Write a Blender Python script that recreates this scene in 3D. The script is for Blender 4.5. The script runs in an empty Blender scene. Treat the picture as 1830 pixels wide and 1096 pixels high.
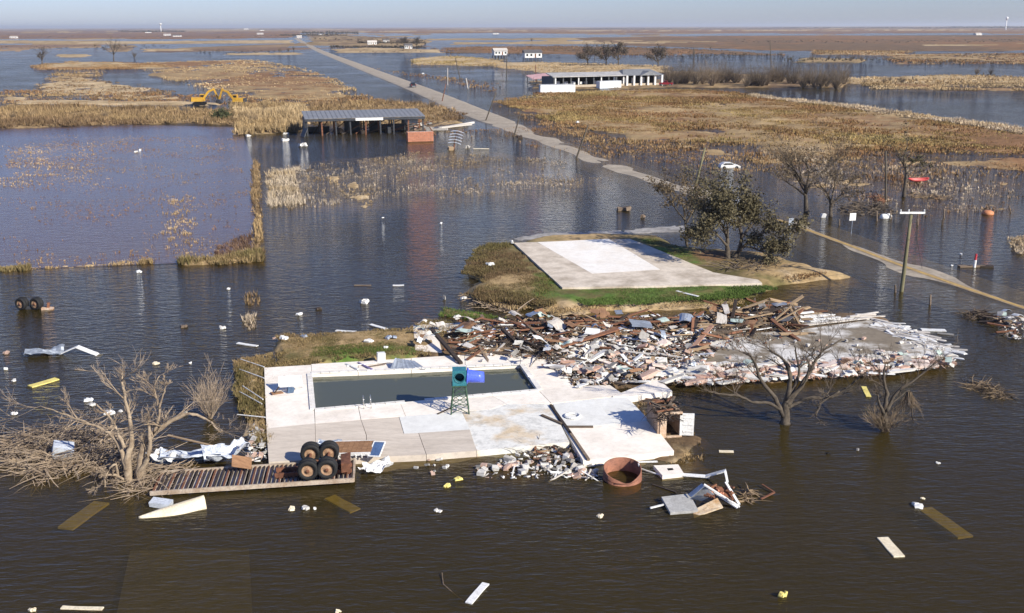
import bpy, math, random
import numpy as np
from mathutils import Vector, Matrix, Euler
rnd = random.Random(7)
SC = bpy.context.scene
COL = SC.collection
R = math.radians

# ---------------------------------------------------------------- camera, sky, sun, exposure
CAM_H, FPX, CX, CY, HOR = 23.0, 1800.0, 915.0, 548.0, 47.5
PITCH = math.atan((CY - HOR) / FPX)
ROLL = -5.0 / 1830
cam_data = bpy.data.cameras.new('camera')
cam_data.sensor_width = 36.0
cam_data.lens = 36.0 * FPX / 1830
cam_data.clip_start = 0.5
cam_data.clip_end = 120000
cam = bpy.data.objects.new('camera', cam_data)
COL.objects.link(cam)
CAM_M = Matrix.Rotation(math.pi / 2 - PITCH, 3, 'X') @ Matrix.Rotation(ROLL, 3, 'Z')
cam.matrix_world = Matrix.Translation((0, 0, CAM_H)) @ CAM_M.to_4x4()
SC.camera = cam

SUN_EL, SUN_AZ = R(31), math.atan2(0.76, -0.65)      # azimuth clockwise from +Y
world = bpy.data.worlds.new('World')
SC.world = world
world.use_nodes = True
wn = world.node_tree
wn.nodes.clear()
sky = wn.nodes.new('ShaderNodeTexSky')
sky.sky_type = 'NISHITA'
sky.sun_disc = False
sky.sun_elevation = SUN_EL
sky.sun_rotation = SUN_AZ
sky.altitude = 20
sky.air_density = 1.0
sky.dust_density = 0.35
sky.ozone_density = 4.0
bg = wn.nodes.new('ShaderNodeBackground')
bg.inputs['Strength'].default_value = 0.088
wo = wn.nodes.new('ShaderNodeOutputWorld')
tint = wn.nodes.new('ShaderNodeMix'); tint.data_type = 'RGBA'; tint.blend_type = 'MULTIPLY'
tint.inputs[0].default_value = 1.0
tint.inputs[7].default_value = (0.72, 0.785, 1.14, 1)          # cool winter light over the whole sky
wn.links.new(sky.outputs[0], tint.inputs[6])
wn.links.new(tint.outputs[2], bg.inputs[0])
wn.links.new(bg.outputs[0], wo.inputs[0])

sun_data = bpy.data.lights.new('sun', 'SUN')
sun_data.energy = 5.0
sun_data.angle = R(0.53)
sun_data.color = (1.0, 0.945, 0.82)
sun = bpy.data.objects.new('sun', sun_data)
COL.objects.link(sun)
SUN_DIR = Vector((math.sin(SUN_AZ) * math.cos(SUN_EL), math.cos(SUN_AZ) * math.cos(SUN_EL), math.sin(SUN_EL)))
sun.rotation_euler = SUN_DIR.to_track_quat('Z', 'Y').to_euler()
sun.location = (60, -60, 80)
SC.view_settings.view_transform = 'Standard'
SC.view_settings.look = 'None'
SC.view_settings.exposure = 0.5
SC.view_settings.gamma = 1.0
SC.render.engine = 'CYCLES'
SC.cycles.max_bounces = 6
SC.cycles.transparent_max_bounces = 12
SC.cycles.volume_bounces = 0
SC.cycles.use_denoising = True

# ---------------------------------------------------------------- where things stand
def ray(px, py):
    return CAM_M @ Vector(((px - CX) / FPX, (CY - py) / FPX, -1.0))
def P(px, py, z=0.0):
    """ground position (at height z) that was measured at this place of the photograph"""
    d = ray(px, py)
    t = (z - CAM_H) / d.z
    return Vector((d.x * t, d.y * t, z))
def PV(px, py, Y):
    d = ray(px, py)
    t = Y / d.y
    return Vector((d.x * t, Y, CAM_H + d.z * t))
def S(px, py):
    return (P(px + 1, py) - P(px, py)).length
GRID = math.atan2(425, math.hypot(FPX, 500))           # the survey grid of road, pool and house: turned to the left
U = Vector((math.cos(GRID), math.sin(GRID), 0))
V = Vector((-math.sin(GRID), math.cos(GRID), 0))

# ---------------------------------------------------------------- noise and polygons
def hash2(ix, iy, seed):
    h = (ix.astype(np.int64) * 374761393 + iy.astype(np.int64) * 668265263 + seed * 1442695041) & 0xFFFFFFFF
    h = ((h ^ (h >> 13)) * 1274126177) & 0xFFFFFFFF
    h = h ^ (h >> 16)
    return h.astype(np.float64) / 4294967295.0
def vnoise(x, y, seed=0):
    ix, iy = np.floor(x), np.floor(y)
    fx, fy = x - ix, y - iy
    fx = fx * fx * (3 - 2 * fx)
    fy = fy * fy * (3 - 2 * fy)
    a, b = hash2(ix, iy, seed), hash2(ix + 1, iy, seed)
    c, d = hash2(ix, iy + 1, seed), hash2(ix + 1, iy + 1, seed)
    return (a * (1 - fx) + b * fx) * (1 - fy) + (c * (1 - fx) + d * fx) * fy
def fbm(x, y, scale, octs=4, seed=0):
    s, a, t = 0, 1.0, 0
    for o in range(octs):
        s = s + a * (vnoise(x / scale, y / scale, seed + o * 17) - 0.5)
        t += a
        a *= 0.55
        scale *= 0.47
    return 2 * s / t
def sdf(poly, X, Y):
    """signed distance, positive inside"""
    n = len(poly)
    d2 = np.full(X.shape, 1e18)
    inside = np.zeros(X.shape, bool)
    for i in range(n):
        ax, ay = poly[i][0], poly[i][1]
        bx, by = poly[(i + 1) % n][0], poly[(i + 1) % n][1]
        ex, ey = bx - ax, by - ay
        wx, wy = X - ax, Y - ay
        t = np.clip((wx * ex + wy * ey) / (ex * ex + ey * ey + 1e-12), 0, 1)
        d2 = np.minimum(d2, (wx - ex * t) ** 2 + (wy - ey * t) ** 2)
        if ey != 0:
            c = ((ay > Y) != (by > Y)) & (X < ex * (Y - ay) / ey + ax)
            inside ^= c
    d = np.sqrt(d2)
    return np.where(inside, d, -d)
def WP(pts, z=0.0):
    return [P(x, y, z) for x, y in pts]

# ---------------------------------------------------------------- materials
MATS = {}
def M(name, col, col2=None, rough=0.85, scale=2.0, bump=0.25, metal=0.0, orand=0.0, spec=0.3, detail=6, sharp=(0.3, 0.7), stretch=None, bscale=None, speck=0.72):
    if name in MATS:
        return MATS[name]
    m = bpy.data.materials.new(name)
    m.use_nodes = True
    nt = m.node_tree
    N, L = nt.nodes, nt.links
    bs = N['Principled BSDF']
    bs.inputs['Roughness'].default_value = rough
    bs.inputs['Metallic'].default_value = metal
    bs.inputs['Specular IOR Level'].default_value = spec
    if col2 is None:
        col2 = tuple(c * 0.62 for c in col)
    tc = N.new('ShaderNodeTexCoord')
    oi = N.new('ShaderNodeObjectInfo')
    mp = N.new('ShaderNodeVectorMath'); mp.operation = 'MULTIPLY_ADD'
    mp.inputs[1].default_value = stretch or (1, 1, 1)
    mul = N.new('ShaderNodeVectorMath'); mul.operation = 'SCALE'
    mul.inputs[0].default_value = (37.1, 19.7, 53.3)
    L.new(oi.outputs['Random'], mul.inputs['Scale'])
    L.new(tc.outputs['Object'], mp.inputs[0])
    L.new(mul.outputs[0], mp.inputs[2])
    nz = N.new('ShaderNodeTexNoise')
    nz.inputs['Scale'].default_value = scale
    nz.inputs['Detail'].default_value = detail
    nz.inputs['Roughness'].default_value = 0.62
    L.new(mp.outputs[0], nz.inputs['Vector'])
    rp = N.new('ShaderNodeValToRGB')
    rp.color_ramp.elements[0].position, rp.color_ramp.elements[1].position = sharp
    rp.color_ramp.elements[0].color = (*col2, 1)
    rp.color_ramp.elements[1].color = (*col, 1)
    L.new(nz.outputs['Fac'], rp.inputs['Fac'])
    out = rp.outputs['Color']
    n3 = N.new('ShaderNodeTexNoise')
    n3.inputs['Scale'].default_value = scale * 5.3
    n3.inputs['Detail'].default_value = 5
    n3.inputs['Roughness'].default_value = 0.75
    L.new(mp.outputs[0], n3.inputs['Vector'])
    r3 = N.new('ShaderNodeMapRange')
    r3.inputs['From Min'].default_value, r3.inputs['From Max'].default_value = 0.34, 0.56
    r3.inputs['To Min'].default_value, r3.inputs['To Max'].default_value = speck, 1.04
    L.new(n3.outputs['Fac'], r3.inputs['Value'])
    m3 = N.new('ShaderNodeMix'); m3.data_type = 'RGBA'; m3.blend_type = 'MULTIPLY'
    m3.inputs[0].default_value = 1
    L.new(out, m3.inputs[6]); L.new(r3.outputs[0], m3.inputs[7])
    out = m3.outputs[2]
    if orand:
        hs = N.new('ShaderNodeHueSaturation')
        mr = N.new('ShaderNodeMapRange')
        mr.inputs['To Min'].default_value = 1 - orand
        mr.inputs['To Max'].default_value = 1 + orand
        L.new(oi.outputs['Random'], mr.inputs['Value'])
        L.new(mr.outputs[0], hs.inputs['Value'])
        L.new(out, hs.inputs['Color'])
        out = hs.outputs['Color']
    L.new(out, bs.inputs['Base Color'])
    if bump:
        bp = N.new('ShaderNodeBump')
        bp.inputs['Strength'].default_value = bump
        bp.inputs['Distance'].default_value = 0.03
        n2 = N.new('ShaderNodeTexNoise')
        n2.inputs['Scale'].default_value = bscale or scale * 6
        n2.inputs['Detail'].default_value = 4
        L.new(mp.outputs[0], n2.inputs['Vector'])
        L.new(n2.outputs['Fac'], bp.inputs['Height'])
        L.new(bp.outputs[0], bs.inputs['Normal'])
    MATS[name] = m
    return m
def M_attr(name, rough=0.95, scale=2.5, var=0.35, bump=0.4):
    """colour from the mesh's vegetation colour, broken up by fine noise"""
    m = bpy.data.materials.new(name)
    m.use_nodes = True
    N, L = m.node_tree.nodes, m.node_tree.links
    bs = N['Principled BSDF']
    bs.inputs['Roughness'].default_value = rough
    bs.inputs['Specular IOR Level'].default_value = 0.15
    at = N.new('ShaderNodeAttribute'); at.attribute_name = 'Col'
    tc = N.new('ShaderNodeTexCoord')
    mix = N.new('ShaderNodeMix'); mix.data_type = 'RGBA'; mix.blend_type = 'MULTIPLY'
    mix.inputs[0].default_value = 1
    nz = N.new('ShaderNodeTexNoise'); nz.inputs['Scale'].default_value = scale; nz.inputs['Detail'].default_value = 7
    nz.inputs['Roughness'].default_value = 0.7
    L.new(tc.outputs['Object'], nz.inputs['Vector'])
    mr = N.new('ShaderNodeMapRange')
    mr.inputs['From Min'].default_value, mr.inputs['From Max'].default_value = 0.3, 0.7
    mr.inputs['To Min'].default_value, mr.inputs['To Max'].default_value = 1 - var, 1 + var
    L.new(nz.outputs['Fac'], mr.inputs['Value'])
    nb = N.new('ShaderNodeTexNoise'); nb.inputs['Scale'].default_value = scale * 0.045; nb.inputs['Detail'].default_value = 8
    nb.inputs['Roughness'].default_value = 0.72
    L.new(tc.outputs['Object'], nb.inputs['Vector'])
    mb2 = N.new('ShaderNodeMapRange')
    mb2.inputs['From Min'].default_value, mb2.inputs['From Max'].default_value = 0.36, 0.64
    mb2.inputs['To Min'].default_value, mb2.inputs['To Max'].default_value = 1 - var * 1.1, 1 + var * 0.7
    L.new(nb.outputs['Fac'], mb2.inputs['Value'])
    mu = N.new('ShaderNodeMath'); mu.operation = 'MULTIPLY'
    L.new(mr.outputs[0], mu.inputs[0]); L.new(mb2.outputs[0], mu.inputs[1])
    L.new(at.outputs['Color'], mix.inputs[6])
    L.new(mu.outputs[0], mix.inputs[7])
    L.new(mix.outputs[2], bs.inputs['Base Color'])
    bp = N.new('ShaderNodeBump'); bp.inputs['Strength'].default_value = bump; bp.inputs['Distance'].default_value = 0.1
    L.new(nz.outputs['Fac'], bp.inputs['Height'])
    L.new(bp.outputs[0], bs.inputs['Normal'])
    return m
def M_water(name, murk, clear, tint, wave, strength, rough=0.03, swell=None, ior=1.33):
    """murky water: Fresnel reflection over silt-laden water that lets shallow things show"""
    m = bpy.data.materials.new(name)
    m.use_nodes = True
    N, L = m.node_tree.nodes, m.node_tree.links
    N.remove(N['Principled BSDF'])
    out = N['Material Output']
    tc = N.new('ShaderNodeTexCoord')
    def wav(rot, sc, seed):
        mp = N.new('ShaderNodeMapping')
        mp.inputs['Rotation'].default_value = (0, 0, rot)
        mp.inputs['Scale'].default_value = sc
        mp.inputs['Location'].default_value = (seed, seed * 2, 0)
        L.new(tc.outputs['Object'], mp.inputs['Vector'])
        nz = N.new('ShaderNodeTexNoise'); nz.inputs['Scale'].default_value = 1.0; nz.inputs['Detail'].default_value = 3
        nz.inputs['Distortion'].default_value = 0.3
        L.new(mp.outputs[0], nz.inputs['Vector'])
        return nz.outputs['Fac']
    a = wav(R(-24), (1.3 * wave, 4.2 * wave, 1), 3.1)
    b = wav(R(-12), (0.5 * wave, 1.3 * wave, 1), 7.7)
    add = N.new('ShaderNodeMath'); add.operation = 'MULTIPLY_ADD'
    add.inputs[1].default_value = 1.1
    L.new(b, add.inputs[0]); L.new(a, add.inputs[2])
    # wind patches: rougher and smoother stretches
    wp = N.new('ShaderNodeTexNoise'); wp.inputs['Scale'].default_value = 0.035; wp.inputs['Detail'].default_value = 3
    L.new(tc.outputs['Object'], wp.inputs['Vector'])
    mr = N.new('ShaderNodeMapRange')
    mr.inputs['From Min'].default_value, mr.inputs['From Max'].default_value = 0.3, 0.7
    mr.inputs['To Min'].default_value, mr.inputs['To Max'].default_value = strength * 0.55, strength * 1.25
    L.new(wp.outputs['Fac'], mr.inputs['Value'])
    # the open marsh lies bare to the wind, the yard near the buildings is sheltered
    sep = N.new('ShaderNodeSeparateXYZ'); L.new(tc.outputs['Object'], sep.inputs[0])
    op = N.new('ShaderNodeMapRange')
    op.inputs['From Min'].default_value, op.inputs['From Max'].default_value = 50, 260
    op.inputs['To Min'].default_value, op.inputs['To Max'].default_value = 1.0, swell or 1.0
    L.new(sep.outputs['Y'], op.inputs['Value'])
    mm = N.new('ShaderNodeMath'); mm.operation = 'MULTIPLY'
    L.new(mr.outputs[0], mm.inputs[0]); L.new(op.outputs[0], mm.inputs[1])
    bp = N.new('ShaderNodeBump'); bp.inputs['Distance'].default_value = 0.25
    L.new(mm.outputs[0], bp.inputs['Strength'])
    L.new(add.outputs[0], bp.inputs['Height'])
    fr = N.new('ShaderNodeFresnel'); fr.inputs['IOR'].default_value = 1.33
    geo = N.new('ShaderNodeNewGeometry')
    io = N.new('ShaderNodeMapRange')                     # light coming back up does not refract here, so no total reflection
    io.inputs['To Min'].default_value, io.inputs['To Max'].default_value = ior, 1 / ior
    L.new(geo.outputs['Backfacing'], io.inputs['Value'])
    L.new(io.outputs[0], fr.inputs['IOR'])
    L.new(bp.outputs[0], fr.inputs['Normal'])
    gl = N.new('ShaderNodeBsdfGlossy'); gl.inputs['Roughness'].default_value = rough
    L.new(bp.outputs[0], gl.inputs['Normal'])
    df = N.new('ShaderNodeBsdfDiffuse'); df.inputs['Color'].default_value = (*murk, 1)
    tr = N.new('ShaderNodeBsdfTransparent'); tr.inputs['Color'].default_value = (*tint, 1)
    m1 = N.new('ShaderNodeMixShader'); m1.inputs[0].default_value = clear
    L.new(df.outputs[0], m1.inputs[1]); L.new(tr.outputs[0], m1.inputs[2])
    m2 = N.new('ShaderNodeMixShader')
    L.new(fr.outputs[0], m2.inputs[0]); L.new(m1.outputs[0], m2.inputs[1]); L.new(gl.outputs[0], m2.inputs[2])
    L.new(m2.outputs[0], out.inputs['Surface'])
    return m

# ---------------------------------------------------------------- building helpers
def link(o, parent=None):
    COL.objects.link(o)
    if parent is not None:
        o.parent = parent
    return o
def tag(o, label=None, cat=None, group=None, kind=None):
    if label: o['label'] = label
    if cat: o['category'] = cat
    if group: o['group'] = group
    if kind: o['kind'] = kind
    return o
def empty(name, loc, rz=0.0, label=None, cat=None, group=None):
    o = bpy.data.objects.new(name, None)
    o.empty_display_size = 0.3
    o.location = loc
    o.rotation_euler = (0, 0, rz)
    COL.objects.link(o)
    return tag(o, label, cat, group)
def mesh_obj(name, verts, faces, mat, parent=None, smooth=False, loc=None):
    me = bpy.data.meshes.new(name)
    me.from_pydata([tuple(v) for v in verts], [], faces)
    if mat is not None:
        me.materials.append(mat)
    if smooth:
        me.polygons.foreach_set('use_smooth', [True] * len(me.polygons))
    me.update()
    o = bpy.data.objects.new(name, me)
    if loc is not None:
        o.location = loc
    return link(o, parent)
def np_mesh(name, verts, quads_or_tris, mat, parent=None, colors=None, smooth=False):
    f = np.asarray(quads_or_tris, dtype=np.int32)
    v = np.asarray(verts, dtype=np.float32)
    k = f.shape[1]
    me = bpy.data.meshes.new(name)
    me.vertices.add(len(v)); me.vertices.foreach_set('co', v.ravel())
    me.loops.add(f.size); me.loops.foreach_set('vertex_index', f.ravel())
    me.polygons.add(len(f)); me.polygons.foreach_set('loop_start', np.arange(0, f.size, k, dtype=np.int32))
    me.polygons.foreach_set('loop_total', np.full(len(f), k, dtype=np.int32))
    if smooth:
        me.polygons.foreach_set('use_smooth', np.ones(len(f), bool))
    if colors is not None:
        ca = me.color_attributes.new('Col', 'FLOAT_COLOR', 'POINT')
        c = np.ones((len(v), 4), dtype=np.float32); c[:, :3] = colors
        ca.data.foreach_set('color', c.ravel())
    me.update(calc_edges=True)
    me.validate()
    if mat is not None:
        me.materials.append(mat)
    o = bpy.data.objects.new(name, me)
    return link(o, parent)
class MB:
    """collects shapes; build() links them as one mesh object"""
    def __init__(s):
        s.v, s.f = [], []
    def add(s, verts, faces):
        o = len(s.v)
        s.v += [Vector(v) for v in verts]
        s.f += [tuple(i + o for i in f) for f in faces]
        return s
    def box(s, c, size, rot=None, taper=1.0, jit=0.0):
        x, y, z = size[0] / 2, size[1] / 2, size[2] / 2
        pts = [Vector((sx * x * (taper if sz > 0 else 1), sy * y * (taper if sz > 0 else 1), sz * z)) for sz in (-1, 1) for sx, sy in ((-1, -1), (1, -1), (1, 1), (-1, 1))]
        if jit:
            pts = [p + Vector((rnd.uniform(-1, 1), rnd.uniform(-1, 1), rnd.uniform(-1, 1))) * jit for p in pts]
        if rot is not None:
            m = rot if isinstance(rot, Matrix) else Euler(rot).to_matrix()
            pts = [m @ p for p in pts]
        c = Vector(c)
        return s.add([p + c for p in pts], [(3, 2, 1, 0), (4, 5, 6, 7), (0, 1, 5, 4), (1, 2, 6, 5), (2, 3, 7, 6), (3, 0, 4, 7)])
    def bar(s, a, b, w, h=None):
        a, b = Vector(a), Vector(b)
        h = h or w
        d = b - a
        q = d.to_track_quat('X', 'Z').to_matrix()
        return s.box((a + b) / 2, (d.length, w, h), q)
    def prism(s, poly, z0, z1):
        n = len(poly)
        area = sum(poly[i][0] * poly[(i + 1) % n][1] - poly[(i + 1) % n][0] * poly[i][1] for i in range(n))
        if area < 0:
            poly = poly[::-1]
        vs = [Vector((p[0], p[1], z0)) for p in poly] + [Vector((p[0], p[1], z1)) for p in poly]
        fs = [tuple(range(n - 1, -1, -1)), tuple(range(n, 2 * n))] + [(i, (i + 1) % n, n + (i + 1) % n, n + i) for i in range(n)]
        return s.add(vs, fs)
    def tube(s, pts, radii, n=6, cap=True):
        pts = [Vector(p) for p in pts]
        base = len(s.v)
        ref = Vector((0.31, 0.17, 0.93))
        for i, p in enumerate(pts):
            d = (pts[min(i + 1, len(pts) - 1)] - pts[max(i - 1, 0)])
            if d.length < 1e-9: d = Vector((0, 0, 1))
            d.normalize()
            if abs(d.dot(ref)) > 0.95: ref = Vector((1, 0.2, 0))
            a = d.cross(ref).normalized()
            b = d.cross(a)
            for k in range(n):
                t = 2 * math.pi * k / n
                s.v.append(p + (a * math.cos(t) + b * math.sin(t)) * radii[i])
        for i in range(len(pts) - 1):
            for k in range(n):
                k2 = (k + 1) % n
                s.f.append((base + i * n + k, base + i * n + k2, base + (i + 1) * n + k2, base + (i + 1) * n + k))
        if cap:
            s.f.append(tuple(base + k for k in range(n - 1, -1, -1)))
            s.f.append(tuple(base + (len(pts) - 1) * n + k for k in range(n)))
        return s
    def cyl(s, a, b, r, n=12, r2=None):
        return s.tube([a, b], [r, r if r2 is None else r2], n)
    def lathe(s, c, axis, prof, n=20):
        """prof: (radius, height along axis) pairs, closed round"""
        axis = Vector(axis).normalized()
        a = axis.orthogonal().normalized(); b = axis.cross(a); c = Vector(c)
        base = len(s.v)
        for r, h in prof:
            for k in range(n):
                t = 2 * math.pi * k / n
                s.v.append(c + axis * h + (a * math.cos(t) + b * math.sin(t)) * r)
        m = len(prof)
        for i in range(m):
            for k in range(n):
                k2 = (k + 1) % n; i2 = (i + 1) % m
                s.f.append((base + i * n + k, base + i * n + k2, base + i2 * n + k2, base + i2 * n + k))
        return s
    def sheet(s, fn, nu, nv, th=0.012):
        """fn(u,v) -> point; a thin plate with two sides"""
        base = len(s.v)
        top = [[Vector(fn(i / nu, j / nv)) for j in range(nv + 1)] for i in range(nu + 1)]
        for sgn in (0.5, -0.5):
            for i in range(nu + 1):
                for j in range(nv + 1):
                    i2, j2 = min(i + 1, nu), min(j + 1, nv)
                    nrm = (top[i2][j] - top[max(i - 1, 0)][j]).cross(top[i][j2] - top[i][max(j - 1, 0)])
                    nrm = nrm.normalized() if nrm.length > 1e-9 else Vector((0, 0, 1))
                    s.v.append(top[i][j] + nrm * th * sgn)
        n = (nu + 1) * (nv + 1)
        ix = lambda i, j, k: base + k * n + i * (nv + 1) + j
        for i in range(nu):
            for j in range(nv):
                s.f.append((ix(i, j, 0), ix(i + 1, j, 0), ix(i + 1, j + 1, 0), ix(i, j + 1, 0)))
                s.f.append((ix(i, j + 1, 1), ix(i + 1, j + 1, 1), ix(i + 1, j, 1), ix(i, j, 1)))
        for i in range(nu):
            s.f.append((ix(i, 0, 0), ix(i, 0, 1), ix(i + 1, 0, 1), ix(i + 1, 0, 0)))
            s.f.append((ix(i + 1, nv, 0), ix(i + 1, nv, 1), ix(i, nv, 1), ix(i, nv, 0)))
        for j in range(nv):
            s.f.append((ix(0, j + 1, 0), ix(0, j + 1, 1), ix(0, j, 1), ix(0, j, 0)))
            s.f.append((ix(nu, j, 0), ix(nu, j, 1), ix(nu, j + 1, 1), ix(nu, j + 1, 0)))
        return s
    def build(s, name, mat, parent=None, smooth=False, loc=None):
        """with loc the mesh is stored relative to loc, so the object's origin is at its base"""
        vs = [v - Vector(loc) for v in s.v] if loc is not None else s.v
        return mesh_obj(name, vs, s.f, mat, parent, smooth, loc)
def solo(mb, name, mat, loc, label, cat, group=None, smooth=False):
    return tag(mb.build(name, mat, None, smooth, loc), label, cat, group)
def copy_tree(o, parent=None):
    c = o.copy()
    COL.objects.link(c)
    c.parent = parent
    for ch in [x for x in o.children]:
        copy_tree(ch, c)
    return c

# shared materials
concrete = M('pale_concrete', (0.84, 0.765, 0.665), (0.68, 0.60, 0.50), rough=0.9, scale=0.5, bump=0.15, speck=0.9, sharp=(0.25, 0.55), orand=0.05)
concrete_grey = M('weathered_concrete', (0.66, 0.575, 0.475), (0.50, 0.425, 0.345), rough=0.9, speck=0.86, scale=0.6, bump=0.15, orand=0.07, stretch=(0.5, 2.0, 1))
concrete_new = M('new_concrete', (0.76, 0.75, 0.70), (0.64, 0.625, 0.58), speck=0.92, rough=0.88, scale=0.7, bump=0.1)
white_paint = M('white_paint', (0.78, 0.77, 0.74), (0.52, 0.49, 0.44), rough=0.6, scale=2.5, sharp=(0.28, 0.5), orand=0.08)
white_sheet = M('white_metal_sheet', (0.66, 0.70, 0.75), (0.40, 0.42, 0.46), rough=0.45, scale=1.6, metal=0.15, orand=0.08)
galv = M('galvanised_sheet', (0.45, 0.50, 0.57), (0.26, 0.28, 0.31), rough=0.4, scale=1.5, metal=0.4, orand=0.15)
dark_steel = M('dark_steel', (0.055, 0.06, 0.07), (0.03, 0.03, 0.034), rough=0.6, scale=2.0)
rust = M('rusted_steel', (0.24, 0.10, 0.055), (0.11, 0.05, 0.03), rough=0.85, scale=3.0, orand=0.1)
wood_old = M('weathered_wood', (0.22, 0.165, 0.115), (0.10, 0.07, 0.05), rough=0.9, scale=2.5, stretch=(0.4, 5, 5), orand=0.35)
wood_red = M('reddish_wood', (0.26, 0.12, 0.065), (0.13, 0.06, 0.035), rough=0.9, scale=2.5, stretch=(0.4, 5, 5), orand=0.25)
wood_tan = M('tan_wood', (0.42, 0.30, 0.18), (0.24, 0.165, 0.10), rough=0.9, scale=2.5, stretch=(0.4, 5, 5), orand=0.25)
wood_dark = M('dark_wet_wood', (0.07, 0.05, 0.04), (0.035, 0.027, 0.022), rough=0.85, scale=2.5, stretch=(0.4, 5, 5), orand=0.2)
bark = M('grey_bark', (0.13, 0.105, 0.078), (0.055, 0.043, 0.033), rough=0.95, scale=3.0, bump=0.6)
bark_pale = M('bleached_bark', (0.42, 0.33, 0.23), (0.19, 0.135, 0.09), rough=0.95, scale=2.5, bump=0.6)
twig_mat = M('twig', (0.16, 0.125, 0.092), (0.085, 0.064, 0.048), rough=0.95, scale=2.0, bump=0)
twig_pale = M('dry_twig', (0.40, 0.31, 0.22), (0.22, 0.16, 0.11), rough=0.95, scale=1.0, bump=0)
rubber = M('tyre_rubber', (0.022, 0.021, 0.021), (0.012, 0.012, 0.012), rough=0.75, scale=4.0)
rim_tan = M('dusty_rim', (0.42, 0.27, 0.16), (0.22, 0.12, 0.07), rough=0.7, scale=6.0)
glass = M('dark_glass', (0.02, 0.025, 0.03), (0.015, 0.018, 0.02), rough=0.08, bump=0, spec=0.6)
black_void = M('black_shade_and_parts', (0.015, 0.013, 0.012), (0.01, 0.009, 0.008), rough=0.95)  # near-black: stands in for shade in hole and interior, also plain black parts
yellow_paint = M('machine_yellow', (0.62, 0.36, 0.04), (0.42, 0.22, 0.03), rough=0.5, scale=2.0)
foam_yellow = M('yellow_foam', (0.80, 0.68, 0.22), (0.62, 0.50, 0.15), rough=0.9, scale=2.0)
foam_cream = M('cream_foam', (0.80, 0.71, 0.53), (0.66, 0.55, 0.38), rough=0.9, scale=2.0)
pink_block = M('pink_masonry', (0.58, 0.42, 0.34), (0.40, 0.26, 0.20), rough=0.9, scale=2.5, orand=0.25)
brick_orange = M('orange_brick', (0.56, 0.24, 0.14), (0.42, 0.17, 0.10), rough=0.9, scale=3.0, orand=0.12)
white_block = M('white_masonry', (0.78, 0.75, 0.69), (0.46, 0.43, 0.39), rough=0.9, scale=2.5, orand=0.18)
grey_block = M('grey_masonry', (0.36, 0.34, 0.31), (0.22, 0.20, 0.18), rough=0.9, scale=2.5, orand=0.3)
plywood = M('plywood', (0.36, 0.20, 0.105), (0.20, 0.105, 0.055), rough=0.85, scale=2.0, stretch=(0.6, 4, 1))

# ================================================================ SETTING: terrain, water, road
C_TAN, C_STRAW, C_RUST = (0.36, 0.25, 0.125), (0.50, 0.37, 0.21), (0.24, 0.13, 0.06)
C_OLIVE, C_GREEN, C_MUD = (0.15, 0.125, 0.05), (0.105, 0.17, 0.035), (0.13, 0.095, 0.06)
C_BED, C_SAND, C_BROWN, C_PLUM = (0.05, 0.038, 0.024), (0.40, 0.30, 0.18), (0.17, 0.11, 0.062), (0.20, 0.125, 0.09)
TYPES = {'tan': (C_TAN, C_STRAW), 'straw': (C_STRAW, C_TAN), 'mix': (C_RUST, C_TAN), 'rust': (C_RUST, C_BROWN), 'olive': (C_OLIVE, C_TAN),
         'green': (C_GREEN, C_OLIVE), 'mud': (C_MUD, C_BROWN), 'sand': (C_SAND, C_TAN), 'brown': (C_BROWN, C_TAN), 'plum': (C_PLUM, C_RUST), 'bed': (C_BED, C_MUD),
         'shoal': (C_TAN, C_MUD), 'gravel': ((0.36, 0.34, 0.32), (0.28, 0.26, 0.24))}
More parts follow.
